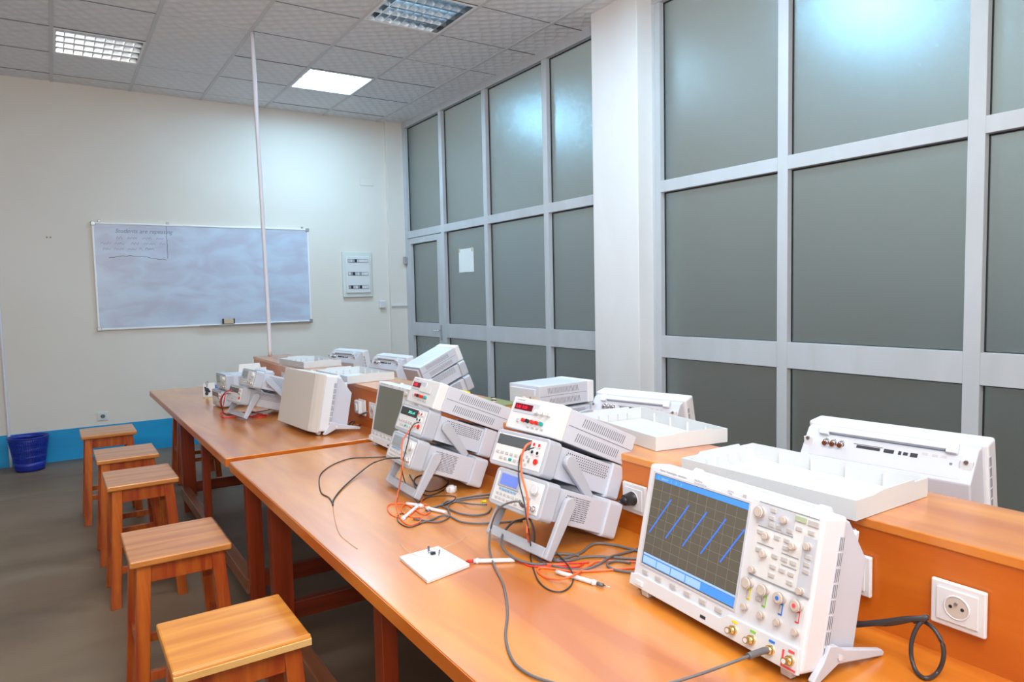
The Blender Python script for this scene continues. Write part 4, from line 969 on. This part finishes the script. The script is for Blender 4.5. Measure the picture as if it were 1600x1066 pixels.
# near right coil
def onXc(x, y, X):
    p = onX(x, y, X)
    return p if p[2] > ZTAB+0.005 else onZ(x, y, ZTAB+0.005)
t = thing('mains_cable', 'black cable coil standing on the bench behind the big oscilloscope', 'cable')
MB().tube([onXc(x, y, X) for x, y, X in ((1335, 976, 1.19), (1343, 976, 1.19), (1383, 972, 1.20), (1415, 968, 1.205), (1440, 967, 1.21), (1449, 964, 1.215))], 0.0055, 8).build('cord', 'cable_black', t)
MB().tube([onXc(x, y, X) for x, y, X in ((1338, 973, 1.20), (1383, 976, 1.21), (1425, 969, 1.215), (1449, 964, 1.218), (1434.5, 977.8, 1.205), (1425, 1001, 1.195), (1424, 1026.5, 1.19), (1432, 1050, 1.19), (1447, 1060, 1.192), (1464, 1052, 1.20), (1473.7, 1030.8, 1.205), (1472.6, 1007, 1.21), (1460, 984, 1.215), (1444, 972, 1.22), (1428, 972, 1.222))], 0.0036, 8).build('cord', 'cable_black', t)
# far socket plate with rocker switch, cable
ch = thing('switch_plate', 'white socket plate with a rocker switch by the covered oscilloscope', 'socket plate', (1.272, 3.345, 0.85))
B(-0.020, 0.0, -0.032, 0.03, -0.032, 0.034).build('body', 'white_plastic', ch, bevel=0.005)
B(-0.026, -0.018, -0.014, 0.012, -0.016, 0.018).build('rocker', 'panel_white', ch, bevel=0.003)
cable('dark cable from the socket plate running behind the covered oscilloscope', [(1, 1, 'p', (1.255, 3.28, 0.82)), (575, 644, 'x', 1.235), (567, 646, 'x', 1.22), (558, 653, 'z', 0.02), (550, 663), (543, 672)], 0.0030, 'cable_grey')
cable('small black coil behind the covered oscilloscope', [(547, 657), (557, 654), (566, 657), (563, 664), (552, 667), (545, 664), (550, 659), (562, 660)], 0.0022, 'cable_black')
# far stack leads
cable('red test lead curling on the far bench by the propped multimeter', [(362, 610, 'x', 0.80), (353.9, 612, 'x', 0.79), (347, 619, 'x', 0.78), (344, 629, 'x', 0.775), (347, 640, 'z', 0.012), (344, 648), (349, 652), (358, 652), (375, 650), (392, 651), (405, 648), (418, 649)], 0.0030, 'cable_red', 'test_lead')
cable('second red lead under the propped multimeter', [(352, 616, 'x', 0.79), (350, 628, 'x', 0.775), (348, 639, 'z', 0.01), (352, 646), (372, 646), (390, 643), (402, 645), (415, 650), (400, 652), (388, 649)], 0.0030, 'cable_red', 'test_lead')
cable('thin black lead beside the red ones on the far bench', [(360, 615, 'x', 0.80), (350, 617, 'x', 0.79), (346, 628, 'x', 0.78), (348.5, 643, 'z', 0.008), (353, 648), (362, 648), (380, 646), (400, 644), (420, 640), (432, 636)], 0.0022, 'cable_black', 'test_lead')
# small boards at the end of the far bench
cb = thing('circuit_board', 'little upright circuit board with components at the far corner of the bench', 'circuit board', (0.855, 5.03, ZTAB))
B(-0.035, 0.04, 0.01, 0.014, 0.004, 0.095).build('board', 'white_plastic', cb); B(-0.035, 0.04, -0.03, 0.02, 0, 0.004).build('base', 'sponge', cb)
for x, z, r in ((-0.012, 0.05, 0.014), (-0.015, 0.025, 0.010), (0.0, 0.04, 0.008), (-0.022, 0.065, 0.006)): MB().cyl((x, 0.01, z), r, -0.012, 'y', 12).build('component', 'slot_dark', cb)
MB().tube([(-0.01, 0.0, 0.08), (-0.02, -0.01, 0.098), (-0.004, 0.0, 0.105), (-0.012, 0.005, 0.07)], 0.0015, 6).build('wire', 'cable_grey', cb)
c2_ = thing('transformer', 'small yellow wound transformer with blue cap beside the little circuit board', 'transformer', (0.925, 5.06, ZTAB))
B(-0.022, 0.022, -0.02, 0.02, 0, 0.012).build('foot', 'text_dark', c2_); MB().cyl((0, 0, 0.012), 0.017, 0.04, 'z', 16).build('coil', 'wire_pale', c2_)
B(-0.024, 0.03, -0.02, 0.02, 0.052, 0.075).build('cap', 'blue_plastic', c2_); B(0.012, 0.05, -0.015, 0.015, 0.04, 0.06).build('block', 'slot_dark', c2_)
# papers behind the far stack
bx = thing('paper_stack', 'upright white booklets leaning behind the far stack of instruments', 'booklet', (1.05, 5.12, ZTAB))
MB().hexa([(0.0, 0, 0), (0.20, -0.02, 0), (0.20, 0.02, 0), (0.0, 0.04, 0), (0.03, 0.03, 0.195), (0.165, 0.01, 0.20), (0.165, 0.02, 0.20), (0.03, 0.04, 0.195)]).build('booklet', 'white_plastic', bx)
MB().box(0.135, 0.20, -0.03, -0.018, 0.0, 0.17).build('booklet', 'paper', bx)
text('print', 'MANUAL', 0.03, 'text_grey', bx, Matrix.Translation((0.05, -0.006, 0.12)) @ FRONT)
# things on the near shelf between the stacks
tag(MB().box(1.40, 1.50, 2.62, 2.72, ZSH+0.001, ZSH+0.022).build('component_box', 'yellow_plastic', bevel=0.003), 'small yellow box on the shelf beyond the second stack', 'box')
gb = thing('prototype_board', 'flat green prototype board on the shelf behind the second stack', 'circuit board', (1.43, 2.30, ZSH))
B(0, 0.11, 0, 0.22, 0.001, 0.006).build('board', 'green_board', gb)
for k in range(5): B(0.01+0.018*k, 0.022+0.018*k, 0.03+0.03*k, 0.05+0.03*k, 0.006, 0.014).build('chip', ('slot_dark', 'sponge')[k % 2], gb)
cr = thing('crumpled_card', 'crumpled brown card and paper scraps on the shelf between the stacks', 'scrap paper', (1.47, 2.12, ZSH))
random.seed(11)
mb = MB(); R = 9
for part, (cx, cy, sx, sy, hh, m) in enumerate(((0.0, 0.0, 0.055, 0.05, 0.055, 'cardboard'), (-0.04, -0.09, 0.04, 0.045, 0.04, 'cardboard'), (0.02, 0.08, 0.04, 0.04, 0.045, 'sponge'))):
    mb = MB(); prof = []
    n, m_ = 9, 6; vs = []; fs = []
    for i in range(m_):
        ph = math.pi/2*i/(m_-1)
        for j in range(n):
            a = 2*math.pi*j/n; r = math.cos(ph)*random.uniform(0.75, 1.2)
            vs.append((cx+sx*r*math.cos(a), cy+sy*r*math.sin(a), 0.001+hh*math.sin(ph)*random.uniform(0.7, 1.15) if i else 0.001))
    fs = [(i*n+j, i*n+(j+1) % n, (i+1)*n+(j+1) % n, (i+1)*n+j) for i in range(m_-1) for j in range(n)]
    mb._add(vs, fs, False).build('card_scrap', m, cr)
cable('dark cable end on the far shelf beside the white covers', [(1, 1, 'p', (1.50, 3.62, 0.966)), (1, 1, 'p', (1.53, 3.58, 0.975)), (1, 1, 'p', (1.52, 3.52, 0.985)), (1, 1, 'p', (1.48, 3.50, 0.97)), (1, 1, 'p', (1.46, 3.55, 0.966)), (1, 1, 'p', (1.50, 3.60, 0.975))], 0.006, 'cable_grey')

# lettering: curve text -> real meshes
dg = bpy.context.evaluated_depsgraph_get()
for o in [o for o in bpy.data.objects if o.type == 'FONT']:
    me = bpy.data.meshes.new_from_object(o.evaluated_get(dg))
    n = bpy.data.objects.new(o.name+'_', me); COL.objects.link(n)
    n.parent = o.parent; n.matrix_local = o.matrix_local.copy()
    nm = o.name; bpy.data.objects.remove(o); n.name = nm
